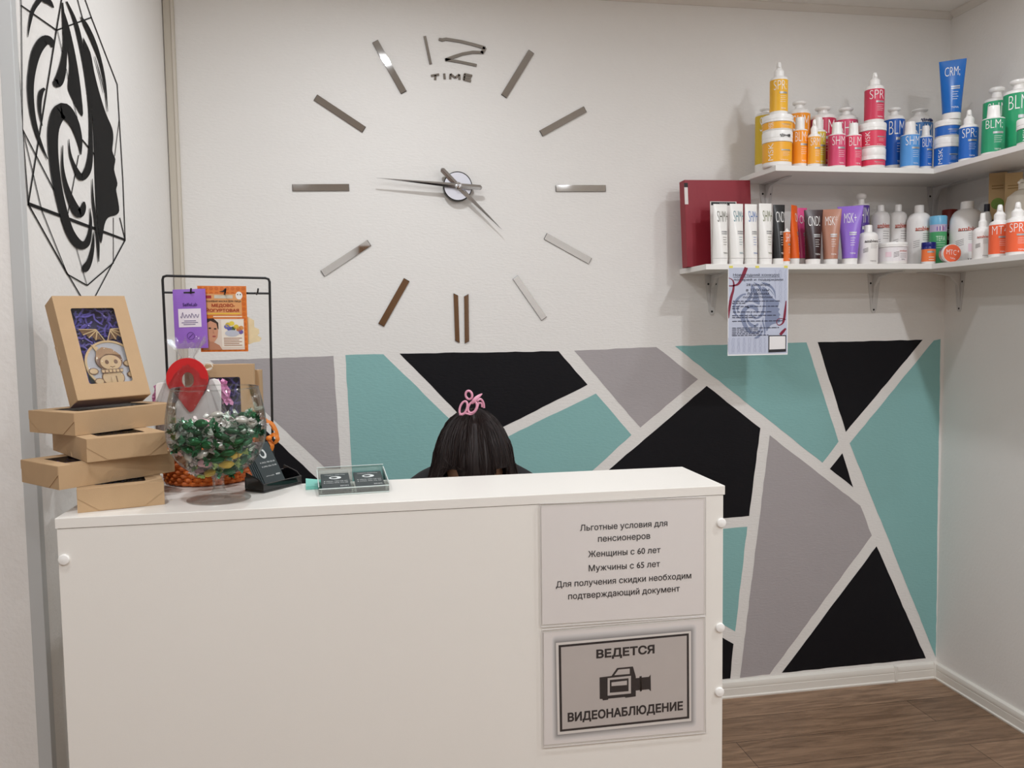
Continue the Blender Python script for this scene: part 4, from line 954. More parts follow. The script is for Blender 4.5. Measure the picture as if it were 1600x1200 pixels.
# ------------------------------------------------------------------ kraft gift boxes
cardin = mat((120, 92, 62), 0.8, name='kraft_inside', var=0.04)
purple = mat((74, 62, 150), 0.6, name='purple_paper', var=0.15, vscale=60); purple2 = mat((104, 92, 182), 0.6, name='purple_paper_light', var=0.1, vscale=60); purpled = mat((40, 32, 84), 0.7, name='purple_paper_deep', var=0.1)
film = thin_clear('window_film', gloss_rough=0.06, base=0.05, edge=0.5, bump=0.25)
wood = mat((206, 176, 132), 0.55, name='birch_ply', var=0.08, vscale=60); woodd = mat((112, 78, 48), 0.6, name='burnt_wood', var=0.1)
BW, BD, BH = 0.129, 0.200, 0.038
def gift_box(label, ornament=False):
    t = thing('gift_box', label, 'gift box', (0, 0, 0), (0, 0, 0), 'kraft gift boxes with clear windows')
    a, b_, h = BW / 2, BD / 2, BH; m = MB(); th = 0.0008
    # walls and floor
    m.box((-a, -b_, 0), (a, b_, th), kraft); m.box((-a, -b_, th), (a, -b_ + th, h - th), kraft); m.box((-a, b_ - th, th), (a, b_, h - th), kraft)
    m.box((-a, -b_ + th, th), (-a + th, b_ - th, h - th), kraft); m.box((a - th, -b_ + th, th), (a, b_ - th, h - th), kraft)
    # lid frame around the window (rounded corners)
    wx, wy0, wy1 = 0.0385, -0.072, 0.076; rr = 0.004; inner = []
    for cx_, cy_, a0 in ((wx - rr, wy1 - rr, 0), (-wx + rr, wy1 - rr, 90), (-wx + rr, wy0 + rr, 180), (wx - rr, wy0 + rr, 270)):
        for k in range(5): an = R(a0 + 22.5 * k); inner.append((cx_ + rr * math.cos(an), cy_ + rr * math.sin(an)))
    # four flat strips, four little corner fillets, and the cut edge of the window
    for x0, y0, x1, y1 in ((-a, -b_, a, wy0), (-a, wy1, a, b_), (-a, wy0, -wx, wy1), (wx, wy0, a, wy1)): m.box((x0, y0, h - th), (x1, y1, h), kraft)
    for q, (sx_, sy_) in enumerate(((1, 1), (-1, 1), (-1, -1), (1, -1))):
        cxx, cyy = sx_ * wx, wy1 if sy_ > 0 else wy0; arc = inner[5 * q:5 * q + 5]
        m.add([(cxx, cyy, h)] + [(x, y, h) for x, y in arc], [(0, i + 2, i + 1) for i in range(4)], kraft)
    m.build('box_body', t, smooth=False)
    # folded end flaps (short ends) and tuck tabs (long sides)
    for s in (-1, 1):
        y = s * b_; m = MB(); o = (0, s * 0.0009, 0)
        m.prism([(-a + 0.0005, y, h - 0.0006), (a - 0.0005, y, h - 0.0006), (a - 0.0005, y, h * 0.62), (a - 0.032, y, 0.001), (-a + 0.032, y, 0.001), (-a + 0.0005, y, h * 0.62)], o, kraft); m.build('end_flap', t, smooth=False)
        x = s * a; m = MB(); m.prism([(x, -0.018, 0.0005), (x, 0.018, 0.0005), (x, 0.012, 0.010), (x, 0.006, 0.008), (x, 0.0, 0.0065), (x, -0.006, 0.008), (x, -0.012, 0.010)], (s * 0.0009, 0, 0), kraft); m.build('tuck_tab', t, smooth=False)
    m = MB(); m.poly([(-wx - 0.004, wy0 - 0.004, h - 0.0012), (wx + 0.004, wy0 - 0.004, h - 0.0012), (wx + 0.004, wy1 + 0.004, h - 0.0012), (-wx - 0.004, wy1 + 0.004, h - 0.0012)], film); m.build('window_film', t, smooth=False)
    rnd = random.Random(11); m = MB(); m.box((-a + 0.002, -b_ + 0.002, 0.002), (a - 0.002, b_ - 0.002, 0.012), purpled)
    for k in range(150):
        x, y = rnd.uniform(-a + 0.014, a - 0.014), rnd.uniform(-b_ + 0.014, b_ - 0.014); z = rnd.uniform(0.014, 0.028); an = rnd.uniform(0, 6.28); pts = []
        for i in range(6):
            an += rnd.uniform(-0.7, 0.7); x += 0.0055 * math.cos(an); y += 0.0055 * math.sin(an); z += rnd.uniform(-0.003, 0.003)
            pts.append((max(-a + 0.004, min(a - 0.004, x)), max(-b_ + 0.004, min(b_ - 0.004, y)), max(0.012, min(0.031, z))))
        w = 0.0016; vs = []
        for i, p in enumerate(pts):
            q = Vector(pts[min(i + 1, 5)]) - Vector(pts[max(i - 1, 0)]); nn = Vector((-q.y, q.x, 0.4 * q.length * math.sin(i * 1.3 + k))).normalized() * w
            vs += [Vector(p) + nn, Vector(p) - nn]
        m.add(vs, [(2 * i, 2 * i + 2, 2 * i + 3, 2 * i + 1) for i in range(5)], purple if k % 3 else purple2)
    o = m.build('shredded_paper', t, smooth=False); o['kind'] = 'stuff'
    if ornament:
        zc_ = 0.0305; cx_, cy_ = 0.012, -0.035
        disc = mat((196, 196, 200), 0.25, 0.3, name='pale_disc', var=0.0); m = MB()
        X = Matrix.Translation((cx_, cy_, zc_))
        m.lathe([(0, 0), (0.044, 0), (0.044, 0.0015), (0, 0.0015)], disc, 48, X)
        m.lathe([(0.0435, 0.0005), (0.0475, 0.0005), (0.0475, 0.003), (0.0435, 0.003), (0.0435, 0.0005)], wood, 48, X)
        m.build('ornament_disc', t)
        m = MB()
        def flatp(pts, z0, mm, dz=0.0012): m.prism([(cx_ + x, cy_ + y, z0) for x, y in pts], (0, 0, dz), mm)
        for s in (-1, 1):           # pair of little wings on top
            flatp([(s * a_, b2__) for a_, b2__ in ((0.001, 0.046), (0.008, 0.052), (0.014, 0.070), (0.024, 0.072), (0.042, 0.070), (0.038, 0.060), (0.033, 0.063), (0.029, 0.054), (0.023, 0.058), (0.018, 0.049), (0.012, 0.051))][::s], zc_ + 0.001, woodd, 0.001)
            for (x0, y0, x1, y1) in ((0.002, 0.046, 0.013, 0.070), (0.013, 0.070, 0.043, 0.071), (0.014, 0.069, 0.038, 0.060), (0.013, 0.068, 0.029, 0.054), (0.012, 0.066, 0.018, 0.049)):
                m.tube([(cx_ + s * x0, cy_ + y0, zc_ + 0.0022), (cx_ + s * x1, cy_ + y1, zc_ + 0.0022)], 0.0011, wood, 5)
        m.build('ornament_wing', t, smooth=False)
        m = MB()
        def ell(x, y, rx, ry, z0, mm, dz=0.0014, n=24): flatp([(x + rx * math.cos(2 * math.pi * k / n), y + ry * math.sin(2 * math.pi * k / n)) for k in range(n)], z0, mm, dz)
        # plain laser-cut snow-figure shape: round head with cap, scarf, body, side leaves
        ell(-0.004, -0.026, 0.020, 0.017, zc_ + 0.0016, woodd); ell(-0.004, -0.026, 0.0185, 0.0155, zc_ + 0.0022, wood)
        ell(-0.005, 0.008, 0.024, 0.021, zc_ + 0.003, woodd); ell(-0.003, 0.003, 0.0185, 0.0145, zc_ + 0.0036, wood)
        flatp([(-0.028, 0.008), (-0.024, 0.026), (-0.012, 0.034), (0.004, 0.030), (0.018, 0.016), (0.006, 0.019), (-0.008, 0.020)], zc_ + 0.0036, mat((168, 132, 92), 0.6, name='cap_ply', var=0.2, vscale=400))
        flatp([(-0.024, 0.026), (-0.030, 0.040), (-0.018, 0.033)], zc_ + 0.0036, wood)
        for x in (-0.010, 0.006): ell(x, 0.004, 0.0034, 0.0042, zc_ + 0.0048, woodd, 0.0006, 14)
        m.tube([(cx_ - 0.006, cy_ - 0.005, zc_ + 0.0055), (cx_ - 0.002, cy_ - 0.0065, zc_ + 0.0055), (cx_ + 0.002, cy_ - 0.005, zc_ + 0.0055)], 0.0005, woodd, 5)
        flatp([(-0.024, -0.010), (0.016, -0.010), (0.014, -0.017), (-0.022, -0.018)], zc_ + 0.0044, woodd)
        for k in range(6): flatp([(-0.023 + 0.0065 * k, -0.0115), (-0.018 + 0.0065 * k, -0.0115), (-0.0185 + 0.0065 * k, -0.0165), (-0.0228 + 0.0065 * k, -0.0165)], zc_ + 0.0056, wood, 0.0006)
        flatp([(-0.009, -0.024), (0.009, -0.024), (0.009, -0.040), (-0.009, -0.040)], zc_ + 0.0044, wood, 0.0008); flatp([(-0.001, -0.024), (0.001, -0.024), (0.001, -0.040), (-0.001, -0.040)], zc_ + 0.0052, woodd, 0.0004)
        for s, (x, y) in ((1, (0.028, 0.0)), (1, (0.036, -0.012)), (-1, (-0.036, -0.012)), (-1, (-0.03, -0.032)), (1, (0.030, -0.022))):
            ell(x, y, 0.009, 0.007, zc_ + 0.0024, woodd, 0.001, 9); ell(x, y, 0.0072, 0.0052, zc_ + 0.0034, wood, 0.0006, 9)
        m.build('ornament_figure', t, smooth=False)
    return t
def set_box(o, corner, yaw, longx):
    w, d = (BD, BW) if longx else (BW, BD)
    c = Matrix.Rotation(yaw, 3, 'Z') @ Vector((w / 2, d / 2, 0)); o.location = Vector(corner) + c; o.rotation_euler = (0, 0, yaw + (R(90) if longx else 0))
bx = gift_box('kraft gift box at the bottom of the stack, resting on the counter')
set_box(bx, (-0.462, -1.4742, ZC + 0.0002), 0.30, False)
b2 = dup(bx, label='kraft gift box second from the bottom, sticking out furthest left'); set_box(b2, (-0.487, -1.4755, ZC + 0.0388), 0.765, True)
b3 = dup(bx, label='kraft gift box third from the bottom, short end facing front'); set_box(b3, (-0.4519, -1.4494, ZC + 0.0774), 0.575, False)
b4 = dup(bx, label='kraft gift box on top of the flat stack, carrying the leaning box'); set_box(b4, (-0.4831, -1.4027, ZC + 0.1160), 0.886, True)
b5 = gift_box('kraft gift box leaning upright on the stack, window showing a wooden ornament', ornament=True)
# leaning box: pose solved from its corners; its lid faces the room
Mz = Matrix.Rotation(0.673, 4, 'Z') @ Matrix.Rotation(-0.425, 4, 'X') @ Matrix.Rotation(-0.019, 4, 'Y')
# local box axes: x -> x, y(long) -> z up, z(height, lid) -> -y (towards the room)
A = Matrix(((1, 0, 0, BW / 2), (0, 0, -1, 0), (0, 1, 0, BD / 2), (0, 0, 0, 1)))
ML = Matrix.Translation((-0.518, -1.314, ZC + 0.1552)) @ Mz @ A
b5.rotation_mode = 'XYZ'; b5.location = ML.to_translation(); b5.rotation_euler = ML.to_euler()

# ------------------------------------------------------------------ snifter bowl with candies
gy = -1.412
gc = spot(342.5, ('y', gy), ZC); GX = gc.x
def gr(px0, px1): return (px1 - px0) / 2 * depth((GX, gy, 1.25)) / F_PX
zrim, zmax_, zb_, zs = [zrow((GX, gy), r) for r in (606, 668, 741, 762)]
Rr_, Rm, Rf = gr(277, 407), gr(267.5, 418), gr(298, 394) 
glass = thin_clear('clear_glass', tint=(0.97, 0.985, 0.98), gloss_rough=0.01, base=0.03, edge=0.8, blend=0.2)
solid = thin_clear('clear_glass_foot', tint=(0.965, 0.975, 0.97), gloss_rough=0.01, base=0.03, edge=0.4)
t = thing('snifter_bowl', 'big round clear glass goblet full of wrapped candies on the counter', 'glass', (GX, gy, ZC + 0.0002))
zz = lambda v: v - ZC
prof = [(Rr_, zz(zrim))]
for k in range(1, 9): u = k / 8; prof.append((Rr_ + (Rm - Rr_) * math.sin(u * math.pi / 2), zz(zrim) + (zz(zmax_) - zz(zrim)) * u))
for k in range(1, 13): u = k / 12; prof.append((0.010 + (Rm - 0.010) * math.cos(u * math.pi / 2) ** 0.85, zz(zmax_) + (zz(zb_) - zz(zmax_)) * math.sin(u * math.pi / 2)))
m = MB(); m.lathe(prof[::-1], glass, 64); m.F.pop(); m.I.pop(); 
# remove the flat end caps so the bowl stays open
m.F = [q for q in m.F if len(q) == 4]; m.I = m.I[:len(m.F)]
m.build('bowl', t, ang=80)
m = MB(); m.tube([(Rr_ * math.cos(a * 0.1309), Rr_ * math.sin(a * 0.1309), zz(zrim)) for a in range(48)], 0.0011, glass, 8, closed=True); m.build('rim', t)
m = MB(); sf = zz(zs); m.lathe([(Rf, 0.0), (Rf, 0.002), (Rf * 0.8, 0.005), (Rf * 0.45, 0.009), (0.0125, sf * 0.65), (0.0095, sf), (0.0095, sf + (zz(zb_) - sf) * 0.6), (0.0125, zz(zb_) + 0.0005)], solid, 48); m.build('stem', t, ang=60)
# candies: wrapped sweets packed into the bowl by rejection
cand = [('green foil wrapped candy inside the goblet', mat('1A5E34', 0.2, 0.45, name='green_foil', var=0.25, vscale=80), mat('3E7F58', 0.2, 0.3, name='green_foil_light', var=0.3, vscale=80)),
        ('silver and white wrapped candy inside the goblet', mat('C9C6BE', 0.25, 0.4, name='silver_wrap', var=0.2, vscale=80), mat('DAD6D0', 0.2, 0.3, name='silver_wrap_end', var=0.2, vscale=80)),
        ('pink striped candy inside the goblet', mat('D2A0A8', 0.3, 0.1, name='pink_wrap', var=0.3, vscale=120), mat('E2D4D2', 0.25, 0.2, name='pale_wrap', var=0.2, vscale=80)),
        ('yellow and green candy inside the goblet', mat('D9B63A', 0.3, 0.1, name='yellow_wrap', var=0.3, vscale=90), mat('9DBB6A', 0.25, 0.1, name='lime_wrap', var=0.3, vscale=90)),
        ('dark green candy with clear ends inside the goblet', mat('15492A', 0.15, 0.3, name='dark_green_wrap', var=0.3, vscale=80), mat('B9C4B8', 0.2, 0.3, name='clear_wrap_end', var=0.3, vscale=80))]
def candy(kind, seed):
    lab, ma, mbx = cand[kind]; rnd = random.Random(seed); m = MB(); n = 14; L = 0.0128; r0 = 0.0074
    prof = []
    vs = []; fs = []; K = 9
    for i in range(K):
        u = -1 + 2 * i / (K - 1); r_ = r0 * max(0.16, (1 - abs(u) ** 3.0)) 
        for k in range(n):
            a = 2 * math.pi * k / n; q = r_ * (1 + 0.06 * math.sin(3 * a + 4 * u + seed)); vs.append((L * u, q * math.cos(a), q * math.sin(a) * 0.85))
    for i in range(K - 1):
        for k in range(n): fs.append((i * n + k, i * n + (k + 1) % n, (i + 1) * n + (k + 1) % n, (i + 1) * n + k))
    m.add(vs, fs, ma)
    for s in (-1, 1):               # pleated twisted fans
        vs = []; fs = []; nn = 18; rows = 4; tw = rnd.uniform(-0.6, 0.6); fl = rnd.uniform(0.35, 0.7)
        for j_ in range(rows):
            u = j_ / (rows - 1); rad = 0.0011 + 0.0075 * u
            for k in range(nn):
                a = 2 * math.pi * k / nn + tw * u; pl = 1 + 0.35 * u * math.sin(k * 3.4 + seed)
                vs.append((s * (L * 0.98 + 0.0085 * u * (1 + 0.25 * math.sin(k * 2.1 + seed))), rad * math.cos(a) * pl, rad * math.sin(a) * fl * pl))
        for j_ in range(rows - 1):
            for k in range(nn): fs.append((j_ * nn + k, j_ * nn + (k + 1) % nn, (j_ + 1) * nn + (k + 1) % nn, (j_ + 1) * nn + k))
        m.add(vs, fs, mbx)
    o = m.build('candy', smooth=True, ang=60); return tag(o, lab, 'candy', 'wrapped candies in the goblet: ' + lab.split(' inside')[0])
protos = [[candy(k, 10 * k + i) for i in range(2)] for k in range(5)]
def bowl_r(z):
    best = 0
    for (r1, z1), (r2, z2) in zip(prof[:-1], prof[1:]):
        if min(z1, z2) <= z <= max(z1, z2) and abs(z2 - z1) > 1e-7: best = r1 + (r2 - r1) * (z - z1) / (z2 - z1)
    return best
rnd = random.Random(21); pts = []; zlow = zz(zrow((GX, gy), 736)); ztop_ = zz(zrow((GX, gy), 652)); tries = 0
while len(pts) < 110 and tries < 60000:
    tries += 1; z = zlow + (ztop_ - zlow) * rnd.random(); rad = bowl_r(z) - 0.0145
    if rad < 0.004: continue
    q = rad * math.sqrt(rnd.random()); 
    if rnd.random() < 0.55: q = rad * rnd.uniform(0.88, 1.0)
    a = rnd.uniform(0, 6.283); x, y = q * math.cos(a), q * math.sin(a)
    lim = ztop_ - 0.012 * abs(x) / Rm * rnd.uniform(0, 1.2) - 0.004 * math.sin(x * 90)
    if z > lim: continue
    if all((x - p[0]) ** 2 + (y - p[1]) ** 2 + ((z - p[2]) * 1.2) ** 2 > 0.0172 ** 2 for p in pts): pts.append((x, y, z, q / max(rad, 1e-4), a))
used = set()
for i, (x, y, z, q, a) in enumerate(pts):
    kind = rnd.choices(range(5), (30, 32, 9, 6, 24))[0]; va = rnd.randrange(2); pr = protos[kind][va]
    o = pr if (kind, va) not in used else pr.copy()
    if (kind, va) in used: COL.objects.link(o)
    used.add((kind, va))
    # long axis lies along the glass when close to the wall
    yaw = a + R(90) + rnd.uniform(-0.5, 0.5) if q > 0.6 else rnd.uniform(0, 6.28)
    o.location = (GX + x, gy + y, ZC + z); o.rotation_euler = (rnd.uniform(0, 6.28), rnd.uniform(-0.45, 0.45), yaw)
for k in range(5):
    for va in range(2):
        if (k, va) not in used: bpy.data.objects.remove(protos[k][va])

# ------------------------------------------------------------------ orange basket with gifts, behind the goblet
bkx, bky = -0.305, -1.215
wick = mat((206, 108, 40), 0.5, name='orange_wicker', var=0.15, vscale=70); wickd = mat((156, 70, 22), 0.55, name='orange_wicker_dark', var=0.1)
t = thing('wicker_basket', 'round orange woven basket behind the candy goblet', 'basket', (bkx, bky, ZC + 0.0002))
rb0, rb1, hb = 0.076, 0.088, 0.070
m = MB(); m.lathe([(0, 0), (rb0 - 0.003, 0.0), (rb0 - 0.003, 0.004), (0, 0.004)], wickd, 40); m.build('base', t)
m = MB(); NS = 28
for k in range(NS):
    a = 2 * math.pi * k / NS; m.tube([((rb0 + (rb1 - rb0) * u) * math.cos(a), (rb0 + (rb1 - rb0) * u) * math.sin(a), hb * u + 0.001) for u in (0, 0.5, 1)], 0.0016, wickd, 5)
rows = 9
for j_ in range(rows):
    zc_ = 0.006 + (hb - 0.012) * j_ / (rows - 1); pts_ = []
    for k in range(NS * 2):
        a = math.pi * k / NS; rr = rb0 + (rb1 - rb0) * zc_ / hb + 0.0026 * math.cos(NS * a + (math.pi if j_ % 2 else 0)); pts_.append((rr * math.cos(a), rr * math.sin(a), zc_))
    m.tube(pts_, 0.0042, wick, 6, closed=True)
m.build('woven_side', t)
m = MB(); m.tube([((rb1 + 0.001) * math.cos(a * 0.157), (rb1 + 0.001) * math.sin(a * 0.157), hb) for a in range(40)], 0.0045, wick, 8, closed=True); m.build('rim', t)
# orange bow tied at the right of the basket
bo = un(424, 683, 1, -1.19); org = mat((214, 122, 38), 0.5, name='orange_ribbon', var=0.12, vscale=60)
t = thing('ribbon_bow', 'orange ribbon bow tied on the right side of the basket', 'bow', bo)
m = MB()
def ribbon(m, pts, w, mm):
    vs = []; n = len(pts)
    for i, p in enumerate(pts):
        q = (Vector(pts[min(i + 1, n - 1)]) - Vector(pts[max(i - 1, 0)])).normalized(); s = q.cross(Vector((0.25, 1, 0.2))).normalized(); s2 = (s * 0.75 + Vector((0, 0.6, 0))).normalized() * w
        vs += [Vector(p) + s2, Vector(p) - s2]
    m.add(vs, [(2 * i, 2 * i + 2, 2 * i + 3, 2 * i + 1) for i in range(n - 1)], mm)
ribbon(m, smooth_pts([(-0.015, 0.0, -0.002), (-0.010, -0.004, 0.030), (0.004, -0.006, 0.026), (0.012, -0.005, 0.004), (0.006, -0.004, -0.012), (-0.006, 0, -0.006)], 6), 0.0035, org)
ribbon(m, smooth_pts([(-0.006, 0, -0.002), (0.006, -0.006, 0.006), (0.013, -0.006, -0.004), (0.004, -0.006, -0.012), (-0.006, 0, -0.004)], 6), 0.004, org)
ribbon(m, smooth_pts([(-0.004, -0.004, -0.004), (0.002, -0.006, -0.016), (-0.001, -0.005, -0.026)], 5), 0.0042, org)
ribbon(m, smooth_pts([(-0.022, 0.002, 0.038), (-0.008, -0.003, 0.036), (0.006, -0.005, 0.014)], 5), 0.0018, org)
m.lathe([(0, -0.005), (0.005, -0.003), (0.006, 0.001), (0.004, 0.005), (0, 0.006)], org, 12, Matrix.Translation((-0.004, -0.006, -0.002))); m.build('ribbon', t, smooth=True, ang=70)
# gift with a red map pin on a white card, wrapped in cellophane, standing in the basket
gyp = -1.200
def gp(zx, zy, l=0.0, y=gyp):
    p = un(230 + zx / 4.614, 420 + zy / 4.614, 1, y); p.y -= l; return p
o0 = gp(300, 1150); o0.z = ZC + 0.008
t = thing('wrapped_gift', 'clear wrapped gift with a red map pin on a white card in the basket', 'gift', o0)
whitec = mat((238, 234, 232), 0.5, name='white_card', var=0.0); redc = mat((196, 28, 32), 0.35, name='red_card', var=0.02)
L_ = lambda v: v - o0
card = [(60, 950), (60, 850), (68, 828), (95, 820), (150, 822), (200, 905), (240, 960), (290, 985), (360, 960), (420, 890), (448, 800), (480, 792), (510, 800), (527, 825), (531, 880), (534, 1240), (60, 1240)]
m = MB(); m.prism([L_(gp(*q)) for q in card], (0, 0.006, 0), whitec); m.build('white_card', t, smooth=False, bevel=0.0008)
N = 44; oo = []; ii = []
for k in range(N):
    a = 2 * math.pi * k / N; x, y = 292 + 152 * math.sin(a), 790 - 148 * math.cos(a)
    if y > 860:
        u = (y - 860) / (938 - 860); x = 292 + (x - 292) * (1 - 0.05 * u) + 20 * max(0, u) ; y = 860 + (y - 860) * (1 + 1.3 * max(0, u) * max(0, 1 - abs(x - 320) / 130))
    oo.append((x, y)); ii.append((297 + 44 * math.sin(a), 800 - 55 * math.cos(a)))
F = [L_(gp(*q, 0.006)) for q in oo] + [L_(gp(*q, 0.006)) for q in ii]; Bk = [v + Vector((0, 0.005, 0)) for v in F]
m = MB(); m.add(F + Bk, [(k, (k + 1) % N, N + (k + 1) % N, N + k) for k in range(N)] + [(2 * N + k, 3 * N + k, 3 * N + (k + 1) % N, 2 * N + (k + 1) % N) for k in range(N)]
      + [(k, 2 * N + k, 2 * N + (k + 1) % N, (k + 1) % N) for k in range(N)] + [(N + k, N + (k + 1) % N, 3 * N + (k + 1) % N, 3 * N + k) for k in range(N)], redc)
m.build('red_map_pin', t, smooth=False, bevel=0.0006)
cel = thin_clear('cellophane', tint=(0.98, 0.98, 0.985), gloss_rough=0.05, base=0.03, edge=0.55, bump=0.9)
rnd = random.Random(9); m = MB()
cx0 = L_(gp(300, 900)); vs = []; fs = []; NA = 40; prof_c = [(0.0, 0.046, 0.026), (0.06, 0.060, 0.030), (0.12, 0.062, 0.028), (0.175, 0.044, 0.020), (0.205, 0.024, 0.012), (0.222, 0.012, 0.008), (0.240, 0.024, 0.014), (0.258, 0.036, 0.020)]
hs = L_(gp(300, 500)).z / 0.258
for j_, (z, rx, ry) in enumerate(prof_c):
    for k in range(NA):
        a = 2 * math.pi * k / NA; q = 1 + (0.10 + 0.05 * (j_ > 4)) * math.sin(k * 2.4 + j_ * 0.9) + rnd.uniform(-0.05, 0.05)
        vs.append((cx0.x + rx * math.cos(a) * q, 0.001 + 0.62 * ry * math.sin(a) * q, z * hs + (rnd.uniform(-0.012, 0.006) if j_ == 7 else 0)))
for j_ in range(7):
    for k in range(NA): fs.append((j_ * NA + k, j_ * NA + (k + 1) % NA, (j_ + 1) * NA + (k + 1) % NA, (j_ + 1) * NA + k))
m.add(vs, fs, cel); m.build('cellophane', t, smooth=False)
pk = mat((206, 140, 180), 0.6, name='pink_tissue', var=0.25, vscale=50)
for s, px_ in ((-1, (48, 905)), (1, (565, 870))):
    c = L_(gp(*px_)); vs = []; m = MB()
    for j_ in range(9):
        for k in range(7): vs.append((c.x + s * (0.0035 * k - 0.010 - 0.0012 * j_ + 0.002 * math.sin(j_ * 1.7 + k)), 0.013 + 0.003 * math.sin(k * 2.2 + j_ * 1.3), c.z - 0.030 + 0.006 * j_ + 0.003 * math.sin(k * 1.9)))
    m.add(vs, [(7 * j_ + k, 7 * j_ + k + 1, 7 * j_ + k + 8, 7 * j_ + k + 7) for j_ in range(8) for k in range(6)], pk); m.build('pink_tissue', t, smooth=False)
rc = L_(gp(450, 705)); m = MB(); m.tube([(rc.x + 0.008 * math.cos(a * 0.35) - 0.002, -0.004 + 0.001 * a / 18, rc.z + 0.0065 * math.sin(a * 0.35)) for a in range(18)] + [(rc.x - 0.02, -0.002, rc.z - 0.01)], 0.0013, mat('D8CFC0', 0.4, name='cream_ribbon', var=0), 6); m.build('cream_ribbon', t)
# two more kraft boxes standing in the basket
b6 = gift_box('kraft gift box standing in the basket behind the goblet, purple filling behind its window')
Cb = un(363, 640, 1, -1.140); ztp = zrow(Cb, 569)
A6 = Matrix(((1, 0, 0, 0), (0, 0, -1, 0), (0, 1, 0, BD / 2), (0, 0, 0, 1)))
M6 = Matrix.Translation((Cb.x - 0.018, -1.140, ztp - BD)) @ Matrix.Rotation(R(3), 4, 'Z') @ A6
b6.location = M6.to_translation(); b6.rotation_euler = M6.to_euler()
b7 = dup(b6, label='kraft gift box behind the standing one, only its right edge showing')
M7 = Matrix.Translation((Cb.x - 0.008, -1.099, ztp - BD - 0.014)) @ Matrix.Rotation(R(-2), 4, 'Z') @ A6
b7.location = M7.to_translation(); b7.rotation_euler = M7.to_euler()

# ------------------------------------------------------------------ wire rack with face mask sachets
ry_ = -1.088; wire = mat((22, 21, 22), 0.45, name='black_wire', var=0.0)
rf = pxflat(ry_); TLr, TRr, CBl, CBr, LLr, LRr = rf(253.5, 431), rf(421, 434.5), rf(256, 457), rf(422, 458.5), rf(258, 520), rf(425, 640)
o0 = Vector(((TLr.x + TRr.x) / 2, ry_, ZC + 0.0002))
t = thing('wire_rack', 'black wire display rack standing behind the basket', 'rack', o0)
L_ = lambda v: Vector(v) - o0
def down(p, q):      # extend leg line p->q to the counter
    d = q - p; return p + d * ((ZC + 0.003 - p.z) / d.z)
m = MB(); rad = 0.0026; c_ = 0.008
pts_ = [down(TLr, LLr), TLr + Vector((0.0003, 0, -c_)), TLr + Vector((0.002, 0, -0.002)), TLr + Vector((c_, 0, 0)), TRr + Vector((-c_, 0, 0)), TRr + Vector((-0.002, 0, -0.002)), TRr + Vector((0, 0, -c_)), down(TRr, LRr)]
m.tube([L_(p) for p in pts_], rad, wire, 10); m.build('frame', t)
m = MB(); m.tube([L_(CBl), L_(CBr)], 0.0022, wire, 8); m.build('crossbar', t)
for q in (296, 349, 399):
    a = rf(q, 458); m = MB(); m.tube([L_(a), L_(a + Vector((0.004, -0.012, -0.003))), L_(a + Vector((0.008, -0.028, 0.0))), L_(a + Vector((0.010, -0.033, 0.008)))], 0.0017, wire, 8); m.build('hook', t)
fl, fr = L_(down(TLr, LLr)), L_(down(TRr, LRr))
for p in (fl, fr):
    m = MB(); m.tube([p + Vector((0, -0.02, 0)), p + Vector((0, 0.02, 0))], 0.0026, wire, 8); m.build('foot', t)
def sachet(name, label, px, yoff, col, build_art, ncol=None):
    y = ry_ - yoff; P = [un(*q, 1, y) for q in px]; o0 = P[0].copy()
    t = thing(name, label, 'sachet', o0, group='face mask sachets on the rack'); cm = mat(col, 0.35, name=name + '_foil_' + col, var=0.06, vscale=35, bump=0.15, bscale=40)
    def f(u, v, l=0.0):
        a = P[0].lerp(P[1], u); b_ = P[3].lerp(P[2], u); p = a.lerp(b_, v) - o0
        bulge = 0.0035 * (max(0, math.sin(math.pi * u)) * max(0, math.sin(math.pi * v))) ** 0.5
        return Vector((p.x, -bulge - l, p.z))
    m = MB(); n = 12; vs = [f(i / n, j_ / n) for j_ in range(n + 1) for i in range(n + 1)]; vb = [Vector((v.x, 0.0012 - v.y * 0.5, v.z)) for v in vs]; K = (n + 1) ** 2
    fs = [(j_ * (n + 1) + i, (j_ + 1) * (n + 1) + i, (j_ + 1) * (n + 1) + i + 1, j_ * (n + 1) + i + 1) for j_ in range(n) for i in range(n)]
    fb = [tuple(K + k for k in q[::-1]) for q in fs]
    ed = []
    for i in range(n): ed += [(i, i + 1, K + i + 1, K + i), (n * (n + 1) + i + 1, n * (n + 1) + i, K + n * (n + 1) + i, K + n * (n + 1) + i + 1), ((i + 1) * (n + 1), i * (n + 1), K + i * (n + 1), K + (i + 1) * (n + 1)), (i * (n + 1) + n, (i + 1) * (n + 1) + n, K + (i + 1) * (n + 1) + n, K + i * (n + 1) + n)]
    m.add(vs + vb, fs + fb + ed, cm); build_art(m, f); m.build('foil_pack', t, ang=70)
    return t
def fq(m, f, u0, v0, u1, v1, mm, l=0.0006, n=5):
    vs = [f(u0 + (u1 - u0) * i / n, v0 + (v1 - v0) * j_ / n, l) for j_ in range(n + 1) for i in range(n + 1)]
    m.add(vs, [(j_ * (n + 1) + i, (j_ + 1) * (n + 1) + i, (j_ + 1) * (n + 1) + i + 1, j_ * (n + 1) + i + 1) for j_ in range(n) for i in range(n)], mm)
def fpoly(m, f, pts, mm, l=0.0008): m.poly([f(u, v, l) for u, v in pts], mm)
def ftext(m, f, s, mm, u, v, w, h, l=0.0012, bold=0.0): put_text(m, s, mm, lambda a, b_, q=0.0: f(u + a, v - b_, l), 0, 0, w=w, h=h, bold=bold, lift=0.0, step=w / 6)
def ell_(u, v, ru, rv, n=18, a0=0): return [(u + ru * math.cos(a0 + 2 * math.pi * k / n), v + rv * math.sin(a0 + 2 * math.pi * k / n)) for k in range(n)]
